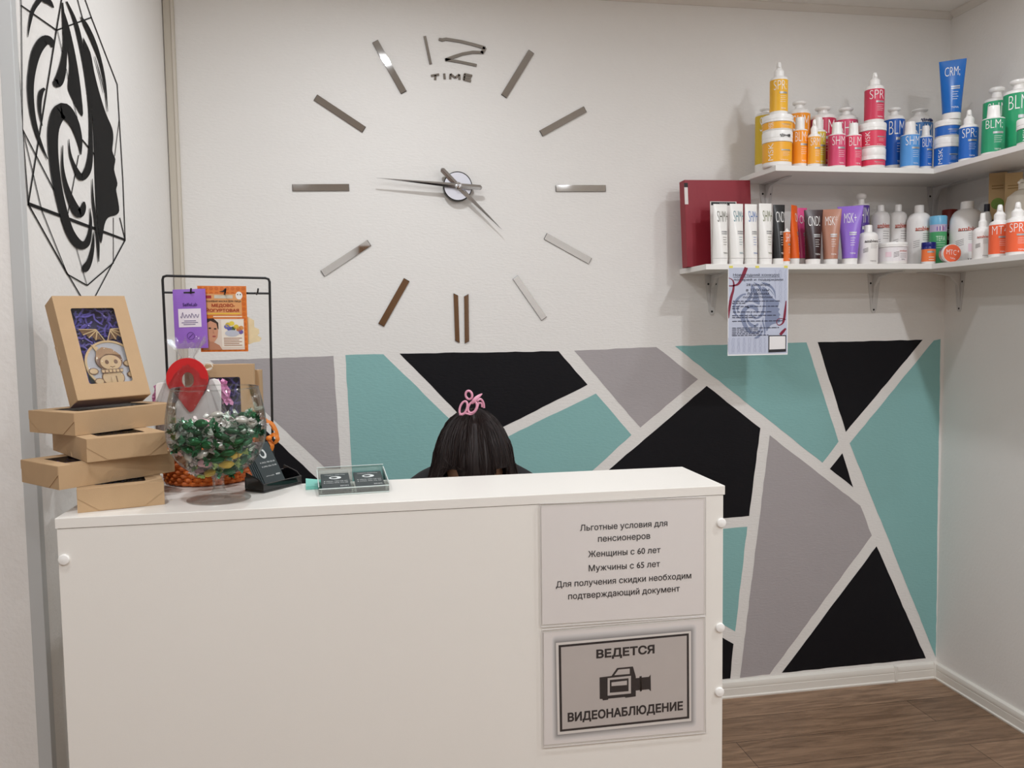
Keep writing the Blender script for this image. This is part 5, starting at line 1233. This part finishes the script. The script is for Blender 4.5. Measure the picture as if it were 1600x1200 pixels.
def art_p(m, f):
    dk = mat('43236E', 0.5, name='sachet_ink', var=0)
    ftext(m, f, 'SelfieLab', dk, 0.52, 0.26, 0.44, 0.055, bold=0.02)
    fq(m, f, 0.15, 0.33, 0.84, 0.64, mat('E4DCE4', 0.5, name='sachet_white', var=0))
    s = [(0.22 + 0.56 * i / 40, 0.455 + 0.03 * math.sin(i * 0.9) - (0.035 if i in (4, 5, 24, 25) else 0)) for i in range(41)]
    m.tube([f(u, v, 0.0011) for u, v in s], 0.0004, dk, 4)
    for k, (a, b_) in enumerate(((0.32, 0.68), (0.24, 0.74), (0.3, 0.66))): fq(m, f, a, 0.53 + 0.03 * k, b_, 0.54 + 0.03 * k, dk, 0.001, 2)
    m.tube([f(u, v, 0.0009) for u, v in ell_(0.5, 0.79, 0.11, 0.062, 20)], 0.0004, dk, 4, closed=True); m.tube([f(0.44, 0.82, 0.0009), f(0.56, 0.76, 0.0009)], 0.0005, dk, 4)
    fq(m, f, 0.34, 0.045, 0.68, 0.07, ink, 0.0008, 2)
def art_o(m, f):
    mt = lambda c, n: mat(c, 0.45, name='sachet_' + n, var=0)
    for i in range(9):
        for j_ in range(13):
            if i in (0, 1, 7, 8) or j_ in (0, 1, 11, 12): fpoly(m, f, ell_(0.06 + i * 0.11, 0.04 + j_ * 0.077, 0.045, 0.03, 6), mt('C8641E', 'comb'), 0.0004)
    fq(m, f, 0.08, 0.12, 0.90, 0.44, mt('D89A62', 'pale_orange'), 0.0006)
    fq(m, f, 0.10, 0.145, 0.28, 0.19, mt('A02C2C', 'badge'), 0.0009, 2); fq(m, f, 0.34, 0.14, 0.72, 0.19, mt('C9C2B0', 'beige'), 0.0009, 2)
    ftext(m, f, 'ТКАНЕВАЯ МАСКА ДЛЯ ЛИЦА', mt('3A2A1E', 'dark'), 0.52, 0.235, 0.74, 0.032, bold=0.02)
    ftext(m, f, 'МЕДОВО-', mt('9E3212', 'red_letters'), 0.52, 0.30, 0.48, 0.06, bold=0.03); ftext(m, f, 'ЙОГУРТОВАЯ', mt('9E3212', 'red_letters'), 0.50, 0.365, 0.68, 0.06, bold=0.03)
    fq(m, f, 0.10, 0.41, 0.86, 0.43, mt('E3B53C', 'yellow_line'), 0.001, 2); fq(m, f, 0.30, 0.455, 0.90, 0.475, mt('F0D2B4', 'cream_line'), 0.001, 2)
    fpoly(m, f, ell_(0.85, 0.145, 0.07, 0.06), mt('E8E4DE', 'mask_white')); [fpoly(m, f, ell_(0.85 + d, 0.13, 0.014, 0.01, 8), mt('5A4A3A', 'brown'), 0.0012) for d in (-0.028, 0.028)]
    fq(m, f, 0.06, 0.50, 0.93, 0.97, mt('D9CBBE', 'photo_beige'), 0.0006)
    # generic portrait: hair, face, hand
    fpoly(m, f, [(0.06, 0.50), (0.30, 0.49), (0.40, 0.56), (0.40, 0.66), (0.30, 0.60), (0.2, 0.75), (0.06, 0.8)], mt('3A2822', 'hair'), 0.0008)
    fpoly(m, f, [(0.12, 0.58), (0.24, 0.53), (0.36, 0.57), (0.39, 0.68), (0.37, 0.78), (0.30, 0.85), (0.2, 0.84), (0.13, 0.74)], mt('C99274', 'skin'), 0.0010)
    fpoly(m, f, [(0.06, 0.86), (0.2, 0.80), (0.30, 0.86), (0.40, 0.90), (0.46, 0.97), (0.06, 0.97)], mt('B98266', 'skin_shade'), 0.0009)
    for q in ((0.22, 0.64), (0.33, 0.65)): fpoly(m, f, ell_(*q, 0.03, 0.012, 8), mt('3A2822', 'hair'), 0.0013)
    fpoly(m, f, ell_(0.30, 0.765, 0.04, 0.012, 8), mt('A8504A', 'lip'), 0.0013); fpoly(m, f, [(0.285, 0.65), (0.31, 0.72), (0.275, 0.72)], mt('B98266', 'skin_shade'), 0.0012)
    fq(m, f, 0.46, 0.515, 0.92, 0.93, mt('E6DED2', 'cream_panel'), 0.0008, 3)
    for q, c in (((0.60, 0.59), 'C9B03C'), ((0.68, 0.57), 'E0C84A'), ((0.77, 0.62), 'D8B83C'), ((0.57, 0.62), '6A6AB0'), ((0.63, 0.65), '5656A0'), ((0.86, 0.70), '6A5A9A'), ((0.82, 0.66), 'B8743C'), ((0.87, 0.64), 'C88A4C'), ((0.70, 0.65), '4A5A34')): fpoly(m, f, ell_(*q, 0.055, 0.035, 9), mt(c, 'flower_' + c), 0.0011)
    fpoly(m, f, ell_(0.68, 0.72, 0.15, 0.05), mt('B8BCC8', 'bowl'), 0.0012)
    for k in range(5): fq(m, f, 0.50, 0.79 + 0.027 * k, 0.88 - 0.06 * (k % 2), 0.80 + 0.027 * k, mt('9A6A4A', 'fine_print'), 0.0011, 2)
    fpoly(m, f, [(0.44, 0.085), (0.52, 0.075), (0.56, 0.045), (0.58, 0.075), (0.54, 0.095)], ink, 0.001)
sachet('mask_sachet', 'orange face mask sachet with a portrait, hanging behind the purple one', [(308, 446.5), (384.5, 447), (388, 549), (314, 550)], 0.012, 'D8782A', art_o)
sachet('mask_sachet', 'slim purple face mask sachet hanging on the rack', [(269.5, 452.5), (320.5, 451), (325.5, 543.5), (274, 545)], 0.022, '9466C4', art_p)
P_ = [un(230 + a / 4.614, 420 + b_ / 4.614, 1, ry_ - 0.006) for a, b_ in [(690, 330), (735, 352), (770, 372), (772, 420), (805, 435), (808, 465), (795, 480), (825, 500), (810, 525), (770, 530), (735, 545), (690, 545)]]
m = MB(); m.prism([p - P_[0] for p in P_], (0, 0.0015, 0), mat((222, 204, 164), 0.6, name='beige_paper', var=0.15, vscale=60)); o = m.build('paper_sheet', loc=P_[0], smooth=False)
tag(o, 'torn beige sheet poking out right of the orange sachet', 'paper')

# ------------------------------------------------------------------ card holders on the counter
blk = mat((18, 18, 20), 0.12, name='black_acrylic', var=0.0, coat=0.5); cardm = mat((36, 48, 50), 0.4, name='dark_green_card', var=0.03); cardp = mat((214, 218, 216), 0.5, name='card_print', var=0)
hA = R(52); hp = un(400, 772, 2, ZC) + Vector((0.013, 0.002, 0)); t = thing('card_holder', 'glossy black business card holder beside the candy goblet', 'card holder', (hp.x, hp.y, ZC + 0.0002), (0, 0, hA))
hw, hd, hh = 0.098, 0.046, 0.036; m = MB()
m.box((0, 0, 0), (hw, hd, 0.004), blk); m.box((0, 0, 0.004), (hw, 0.003, 0.016), blk)
for x in (0, hw - 0.003): m.prism([(x, 0.003, 0.004), (x, 0.003, 0.016), (x, 0.012, 0.024), (x, hd - 0.003, 0.034), (x, hd - 0.003, 0.004)], (0.003, 0, 0), blk)
m.box((0, hd - 0.003, 0.004), (hw, hd, 0.026), blk); m.build('tray', t, smooth=False, bevel=0.0012)
Hm = Matrix.Translation((hp.x, hp.y, ZC + 0.0002)) @ Matrix.Rotation(hA, 4, 'Z')
crd = None
for k in range(5):
    m = MB(); m.box((-0.025, 0, 0), (0.025, 0.0006, 0.088), cardm)
    if k == 0:
        e = lambda a, b_, l=0.0: Vector((a, -0.0003 - l, b_))
        for q in (ell_(0.0, 0.066, 0.008, 0.010, 14),): m.poly([e(*p) for p in q], cardp)
        m.poly([e(*p, 0.0002) for p in ell_(-0.001, 0.066, 0.005, 0.006, 10)], cardm)
        m.stroke([(0.002, 0.058, 0.002), (0.006, 0.064, 0.004), (0.004, 0.074, 0.002)], cardp, lambda a, b_, l=0.0: e(a, b_, 0.0004))
        for s, zz_ in (('8 (962) 700-50-50', 0.048), ('8 (496) 456-75-98', 0.040)): put_text(m, s, cardp, e, 0.002, zz_, w=0.036, h=0.0036)
        put_text(m, 'запись онлайн', cardp, e, -0.006, 0.022, w=0.020, h=0.0022); put_text(m, 'BRSM', cardp, e, 0.014, 0.0225, w=0.010, h=0.003, bold=0.02)
    o = m.build('business_card', smooth=False)
    tag(o, 'dark green business card with white emblem at the front of the holder' if k == 0 else 'dark green business card leaning behind the front card in the holder', 'card', 'business cards in the black holder' if k else None)
    Mx = Hm @ Matrix.Translation((0.042 - 0.0035 * k, 0.008 + 0.0014 * k, 0.0055)) @ Matrix.Rotation(R(-31), 4, 'X'); o.location = Mx.to_translation(); o.rotation_euler = Mx.to_euler()
# clear tray with two piles of cards
acr = thin_clear('clear_acrylic', tint=(0.93, 0.97, 0.955), gloss_rough=0.02, base=0.09, edge=0.8)
ap = un(498.5, 775.5, 2, ZC); t = thing('card_tray', 'clear acrylic tray holding two piles of cards on the counter', 'card holder', (ap.x, ap.y, ZC + 0.0002), (0, 0, R(5)))
TW, TD = 0.121, 0.094; m = MB()
def abox(a, b_): m.box(a, b_, acr)
abox((0, 0, 0), (TW, TD, 0.002)); 
tilt = lambda y: 0.006 + 0.20 * y
for x in (0, TW - 0.0025): m.prism([(x, 0, 0.002), (x, 0, 0.016), (x, TD, 0.030), (x, TD, 0.002)], (0.0025, 0, 0), acr)
abox((0.0025, 0, 0.002), (TW - 0.0025, 0.0025, 0.012)); abox((0.0025, TD - 0.0025, 0.002), (TW - 0.0025, TD, 0.034)); abox((TW / 2 - 0.0012, 0.0025, 0.002), (TW / 2 + 0.0012, TD - 0.0025, 0.010))
m.build('tray_body', t, smooth=False)
m = MB(); fr_ = mat((214, 226, 222), 0.15, name='acrylic_edge', var=0.0)
for q in ([(0, 0, 0.012), (TW, 0, 0.012)], [(0, TD, 0.034), (TW, TD, 0.034)], [(0, 0, 0.016), (0, TD, 0.030)], [(TW, 0, 0.016), (TW, TD, 0.030)], [(0, 0, 0.001), (TW, 0, 0.001)]): m.tube(q, 0.0008, fr_, 6)
m.build('polished_edge', t)
At = Matrix.Translation((ap.x, ap.y, ZC + 0.0002)) @ Matrix.Rotation(R(5), 4, 'Z')
for i, cx_ in enumerate((0.031, 0.090)):
    m = MB(); a = 0.025
    m.box((-a, 0, 0), (a, 0.083, 0.006), cardm)
    for k in range(5): m.box((-a - 0.0002, -0.0002, 0.0008 + 0.0011 * k), (a + 0.0002, 0.0832, 0.0011 + 0.0011 * k), mat((70, 82, 82), 0.5, name='card_edge', var=0))
    e = lambda u, v, l=0.0: Vector((u, v, 0.0063 + l))
    put_text(m, 'студия красоты', cardp, e, 0, 0.074, w=0.036, h=0.004, lift=0.0); m.poly([e(*p) for p in ell_(0, 0.060, 0.011, 0.0075, 14)], cardp); m.poly([e(*p, 0.0002) for p in ell_(-0.002, 0.060, 0.006, 0.004, 10)], cardm)
    for s, v, w in (('8 (962) 700-50-50', 0.042, 0.042), ('8 (496) 456-75-98', 0.034, 0.042), ('BRSM', 0.018, 0.014)): put_text(m, s, cardp, e, 0 if w > 0.02 else 0.014, v, w=w, h=0.0042, lift=0.0)
    o = m.build('card_pile', smooth=False); tag(o, 'pile of dark cards in the left half of the clear tray' if i == 0 else 'pile of dark cards in the right half of the clear tray', 'cards', 'card piles in the clear tray')
    Mx = At @ Matrix.Translation((cx_, 0.005, 0.0028)) @ Matrix.Rotation(R(10), 4, 'X'); o.location = Mx.to_translation(); o.rotation_euler = Mx.to_euler()
sp = un(478, 765.5, 2, ZC); m = MB(); tl = mat((124, 200, 186), 0.55, name='mint_note', var=0.02)
m.box((0, 0, 0), (0.030, 0.055, 0.006), tl); m.add([(0, 0, 0.0062), (0.030, 0, 0.0062), (0.030, 0.055, 0.0066), (0, 0.055, 0.011)], [(0, 1, 2, 3)], tl)
tag(m.build('sticky_note_pad', loc=(sp.x, sp.y, ZC + 0.0002), rot=(0, 0, R(4)), smooth=False), 'small mint sticky note pad left of the clear card tray', 'notepad')

# ------------------------------------------------------------------ the receptionist
skin = mat((206, 158, 130), 0.5, name='skin', var=0.03); black_cloth = mat((24, 23, 26), 0.85, name='black_knit', var=0.05, bump=0.3, bscale=500); trous = mat((34, 36, 44), 0.85, name='dark_trousers', var=0.04)
hairm = mat((33, 22, 20), 0.5, name='dark_brown_hair', var=0.4, vscale=14, spec=0.35)
HC_ = Vector(un(741, 733, 1, -0.93)); HXc, HYc, HZc = HC_.x, -0.93, HC_.z
root = (HXc, -0.60, 0.0)
def skinmesh(name, verts, edges, radii, m_, parent, rootv=0, sub=2):
    me = bpy.data.meshes.new(name); me.from_pydata([tuple(Vector(v) - Vector(root)) for v in verts], edges, []); me.materials.append(m_)
    o = bpy.data.objects.new(name, me); COL.objects.link(o); o.parent = parent
    md = o.modifiers.new('skin', 'SKIN'); md.use_smooth_shade = True
    for i, r in enumerate(radii): me.skin_vertices[0].data[i].radius = (r, r) if not isinstance(r, tuple) else r
    me.skin_vertices[0].data[rootv].use_root = True
    sb = o.modifiers.new('sub', 'SUBSURF'); sb.levels = sub; sb.render_levels = sub
    return o
person = thing('person', 'person with dark hair bent over behind the counter, wearing a black top', 'person', root)
x = HXc; V = []; E_ = []; Rd = []
def vtx(p, r, par=None):
    V.append(p); Rd.append(r); i = len(V) - 1
    if par is not None: E_.append((par, i))
    return i
pel = vtx((x, -0.60, 0.52), (0.13, 0.10)); sp1 = vtx((x, -0.64, 0.70), (0.12, 0.09), pel); sp2 = vtx((x, -0.71, 0.88), (0.13, 0.09), sp1); ch = vtx((x, -0.78, 1.0), (0.10, 0.08), sp2); nk = vtx((x, -0.84, 1.045), 0.05, ch)
hd1 = vtx((x, -0.89, 1.075), 0.055, nk); hd2 = vtx((x, -0.935, 1.08), 0.078, hd1); hd3 = vtx((x, -0.985, 1.06), 0.066, hd2)
for s in (-1, 1):
    shd = vtx((x + s * 0.16, -0.80, 0.965), 0.045, ch); el = vtx((x + s * 0.23, -0.96, 0.82), 0.04, shd); wr = vtx((x + s * 0.12, -1.12, 0.80), 0.026, el); pm = vtx((x + s * 0.09, -1.175, 0.80), (0.034, 0.014), wr)
    for k, (dx, L) in enumerate(((-0.026, 0.062), (-0.009, 0.074), (0.009, 0.070), (0.025, 0.054))):
        f1 = vtx((x + s * 0.088 + dx, -1.20, 0.803), 0.0085, pm); f2 = vtx((x + s * 0.086 + dx * 1.1, -1.20 - L * 0.5, 0.798), 0.008, f1); vtx((x + s * 0.084 + dx * 1.1, -1.20 - L * 0.9, 0.786), 0.007, f2)
    th1 = vtx((x + s * 0.060, -1.155, 0.792), 0.010, pm); vtx((x + s * 0.045, -1.185, 0.786), 0.008, th1)
    hp_ = vtx((x + s * 0.10, -0.62, 0.50), 0.085, pel); kn_ = vtx((x + s * 0.12, -1.02, 0.53), 0.058, hp_); an = vtx((x + s * 0.12, -0.98, 0.09), 0.036, kn_); vtx((x + s * 0.12, -1.12, 0.035), 0.032, an)
skinmesh('body', V, E_, Rd, skin, person)
V = []; E_ = []; Rd = []
a0 = vtx((x, -0.60, 0.56), (0.15, 0.12)); a1 = vtx((x, -0.64, 0.72), (0.145, 0.115), a0); a2 = vtx((x, -0.71, 0.88), (0.155, 0.115), a1); a3 = vtx((x, -0.775, 0.995), (0.13, 0.10), a2); vtx((x, -0.825, 1.03), 0.065, a3)
for s in (-1, 1):
    q = un(812, 726, 1, -0.83); shz = q.z - 0.052
    shz = q.z - 0.052 - (0.014 if s < 0 else 0); b0 = vtx((x + s * 0.105, -0.815, shz), 0.062, a3); b1 = vtx((x + s * 0.175, -0.84, shz - 0.035), 0.058, b0); b2_ = vtx((x + s * 0.235, -0.965, 0.825), 0.05, b1); vtx((x + s * 0.125, -1.11, 0.805), 0.036, b2_)
skinmesh('shirt', V, E_, Rd, black_cloth, person)
V = []; E_ = []; Rd = []
a0 = vtx((x, -0.60, 0.52), (0.15, 0.12)); vtx((x, -0.61, 0.60), (0.145, 0.115), a0)
for s in (-1, 1):
    h1 = vtx((x + s * 0.10, -0.63, 0.50), 0.095, a0); k1 = vtx((x + s * 0.12, -1.02, 0.53), 0.068, h1); vtx((x + s * 0.12, -0.985, 0.12), 0.05, k1)
skinmesh('trousers', V, E_, Rd, trous, person)
# face on the bowed head (looks down at the desk): eyes, nose, mouth, ears
m = MB(); fc = Vector((x, -1.035, 1.035)); eye = mat((230, 226, 220), 0.3, name='eye_white', var=0); lipm = mat((170, 96, 90), 0.45, name='lips', var=0)
for s in (-1, 1): m.lathe([(0, -0.007), (0.009, -0.003), (0.010, 0.002), (0.006, 0.007), (0, 0.008)], eye, 14, Matrix.Translation(Vector((x + s * 0.030, -1.04, 1.02)) - Vector(root)) @ Matrix.Rotation(R(140), 4, 'X'))
m.build('eye', person)
m = MB(); m.lathe([(0, -0.016), (0.009, -0.010), (0.011, 0.0), (0.006, 0.014), (0, 0.022)], skin, 14, Matrix.Translation(Vector((x, -1.045, 1.0)) - Vector(root)) @ Matrix.Rotation(R(-55), 4, 'X')); m.build('nose', person)
m = MB(); m.lathe([(0, -0.004), (0.016, 0), (0, 0.004)], lipm, 14, Matrix.Translation(Vector((x, -1.03, 0.972)) - Vector(root)) @ Matrix.Rotation(R(60), 4, 'X'), sx=1.2, sy=0.4); m.build('mouth', person)
# hair: locks swept from the clip over the skull and falling down the sides
clip = Vector(un(736, 643, 1, -0.90)); rx, ry2, rz = 0.0945, 0.118, 0.142
rnd = random.Random(4); m = MB(); NP, NT = 168, 26
hz = [0.5 * math.sin(p * 0.41 + 1) + 0.3 * math.sin(p * 1.13 + 2) + 0.35 * math.sin(p * 2.3) + rnd.uniform(-0.5, 0.5) for p in range(NP)]
vs = []; fs = []
for p in range(NP):
    ph = 2 * math.pi * p / NP; dx, dy = math.sin(ph), -math.cos(ph)       # ph = 0 faces the camera
    side = abs(dx); front = max(0, -dy)
    for k in range(NT):
        u = k / (NT - 1); th = u * R(104)
        lift = 1 + 0.014 * hz[p] * min(1, u * 3) + 0.02 * math.sin(ph * 3 + 0.5) * u
        px_, py_, pz_ = HXc + rx * math.sin(th) * dx * lift, HYc + ry2 * math.sin(th) * dy * lift, HZc + rz * math.cos(th) * lift
        if u > 0.80:                     # ends: fall straight, flare out on the left
            w = (u - 0.80) / 0.20; pz_ -= 0.055 * w * (0.35 + 0.9 * side); px_ += dx * 0.004 * w
            if dx < -0.3: px_ -= 0.034 * w * side
            if front > 0.45 and 0.25 < side < 0.85: bay = math.sin((side - 0.25) / 0.6 * math.pi); py_ += 0.034 * w * bay; pz_ += 0.125 * w * bay
        # roots meet at the clip rather than at the pole
        q = max(0, 1 - u * 3.2) ** 1.5; px_ += (clip.x - HXc) * q; 
        vs.append(Vector((px_, py_, pz_)) - Vector(root))
for p in range(NP):
    for k in range(NT - 1): fs.append((p * NT + k, p * NT + k + 1, ((p + 1) % NP) * NT + k + 1, ((p + 1) % NP) * NT + k))
m.add(vs, fs, hairm)
for k in range(240):                  # loose strands
    p = rnd.randrange(NP); off = rnd.uniform(0.0005, 0.0035); pts_ = []
    s0 = rnd.randrange(0, 6)
    for j_ in range(s0, NT, 2):
        v = vs[p * NT + j_]; c = Vector((HXc, HYc, HZc)) - Vector(root); d = (v - c); d.normalize(); pp_ = (p + int(2 * math.sin(j_ * 0.3 + k))) % NP
        v2 = vs[pp_ * NT + j_]; pts_.append(v2 + d * off * (1 + 0.6 * math.sin(j_ * 0.5 + k)))
    if len(pts_) > 3: m.tube(pts_, 0.00075, hairm, 4)
for k in range(36):                   # long locks to the shoulder on the left, a few on the right
    left = k < 26; s = -1 if left else 1; b0 = Vector((HXc + s * (rx * 0.97), HYc + rnd.uniform(-0.05, 0.03), HZc + rnd.uniform(-0.02, 0.03))) - Vector(root)
    o_ = rnd.uniform(0.012, 0.045) if left else rnd.uniform(0.0, 0.012)
    m.tube([tuple(v) for v in smooth_pts([tuple(b0), tuple(b0 + Vector((s * 0.006, -0.004, -0.03))), tuple(b0 + Vector((s * o_ * 0.7, -0.01, -0.06))), tuple(b0 + Vector((s * o_, -0.012, -0.12)))], 4)], [0.003] * 3 + [0.0026] * 6 + [0.002] * 3 + [0.0008], hairm, 5)
m.build('hair', person, ang=60)
# pink claw clip on the crown
cp = Vector(un(737, 634, 1, -0.972)); pinkc = mat((226, 158, 182), 0.25, name='pink_plastic', var=0.04, coat=0.4)
t = thing('hair_clip', 'pink plastic claw clip in the dark hair of the person', 'hair clip', cp); u_ = depth(cp) / F_PX / 6.667
q = lambda X, Y, l=0.0: Vector(((X - 775) * u_, -l, (230 - Y) * u_))
def loop(cx_, cy_, a, b_, rot, l, r=0.0022, name='jaw_loop'):
    mm = MB(); pts_ = []
    for k in range(24):
        an = 2 * math.pi * k / 24; X, Y = a * math.cos(an), b_ * math.sin(an); pts_.append(q(cx_ + X * math.cos(rot) - Y * math.sin(rot), cy_ + X * math.sin(rot) + Y * math.cos(rot), l + 0.003 * math.cos(an)))
    mm.tube(pts_, r, pinkc, 8, closed=True); return mm.build(name, t)
loop(682, 245, 34, 72, 0.35, 0.012, 0.0026); loop(775, 240, 40, 62, 0.5, 0.014, 0.0028); loop(745, 115, 32, 44, -0.2, 0.006, 0.0028, 'grip_loop')
mm = MB(); mm.tube(smooth_pts([tuple(q(770, 200, 0.012)), tuple(q(800, 165, 0.014)), tuple(q(840, 130, 0.012)), tuple(q(882, 105, 0.008))], 5), [0.003, 0.0035, 0.004, 0.0045, 0.005] + [0.005] * 4 + [0.0042, 0.004, 0.0036, 0.003, 0.0022, 0.0016, 0.001], pinkc, 8); mm.build('lever', t)
mm = MB(); mm.tube(smooth_pts([tuple(q(830, 180, 0.0)), tuple(q(870, 165, -0.004)), tuple(q(900, 200, -0.006)), tuple(q(908, 260, -0.006))], 5), 0.0028, pinkc, 8); mm.tube(smooth_pts([tuple(q(850, 205, -0.002)), tuple(q(880, 210, -0.004)), tuple(q(885, 250, -0.004))], 4), 0.0022, pinkc, 8); mm.build('rear_jaw', t)
mm = MB(); mm.tube(smooth_pts([tuple(q(640, 315, 0.01)), tuple(q(700, 300, 0.014)), tuple(q(760, 312, 0.014)), tuple(q(815, 270, 0.012)), tuple(q(845, 190, 0.008))], 5), 0.0024, pinkc, 8); mm.build('jaw_edge', t)
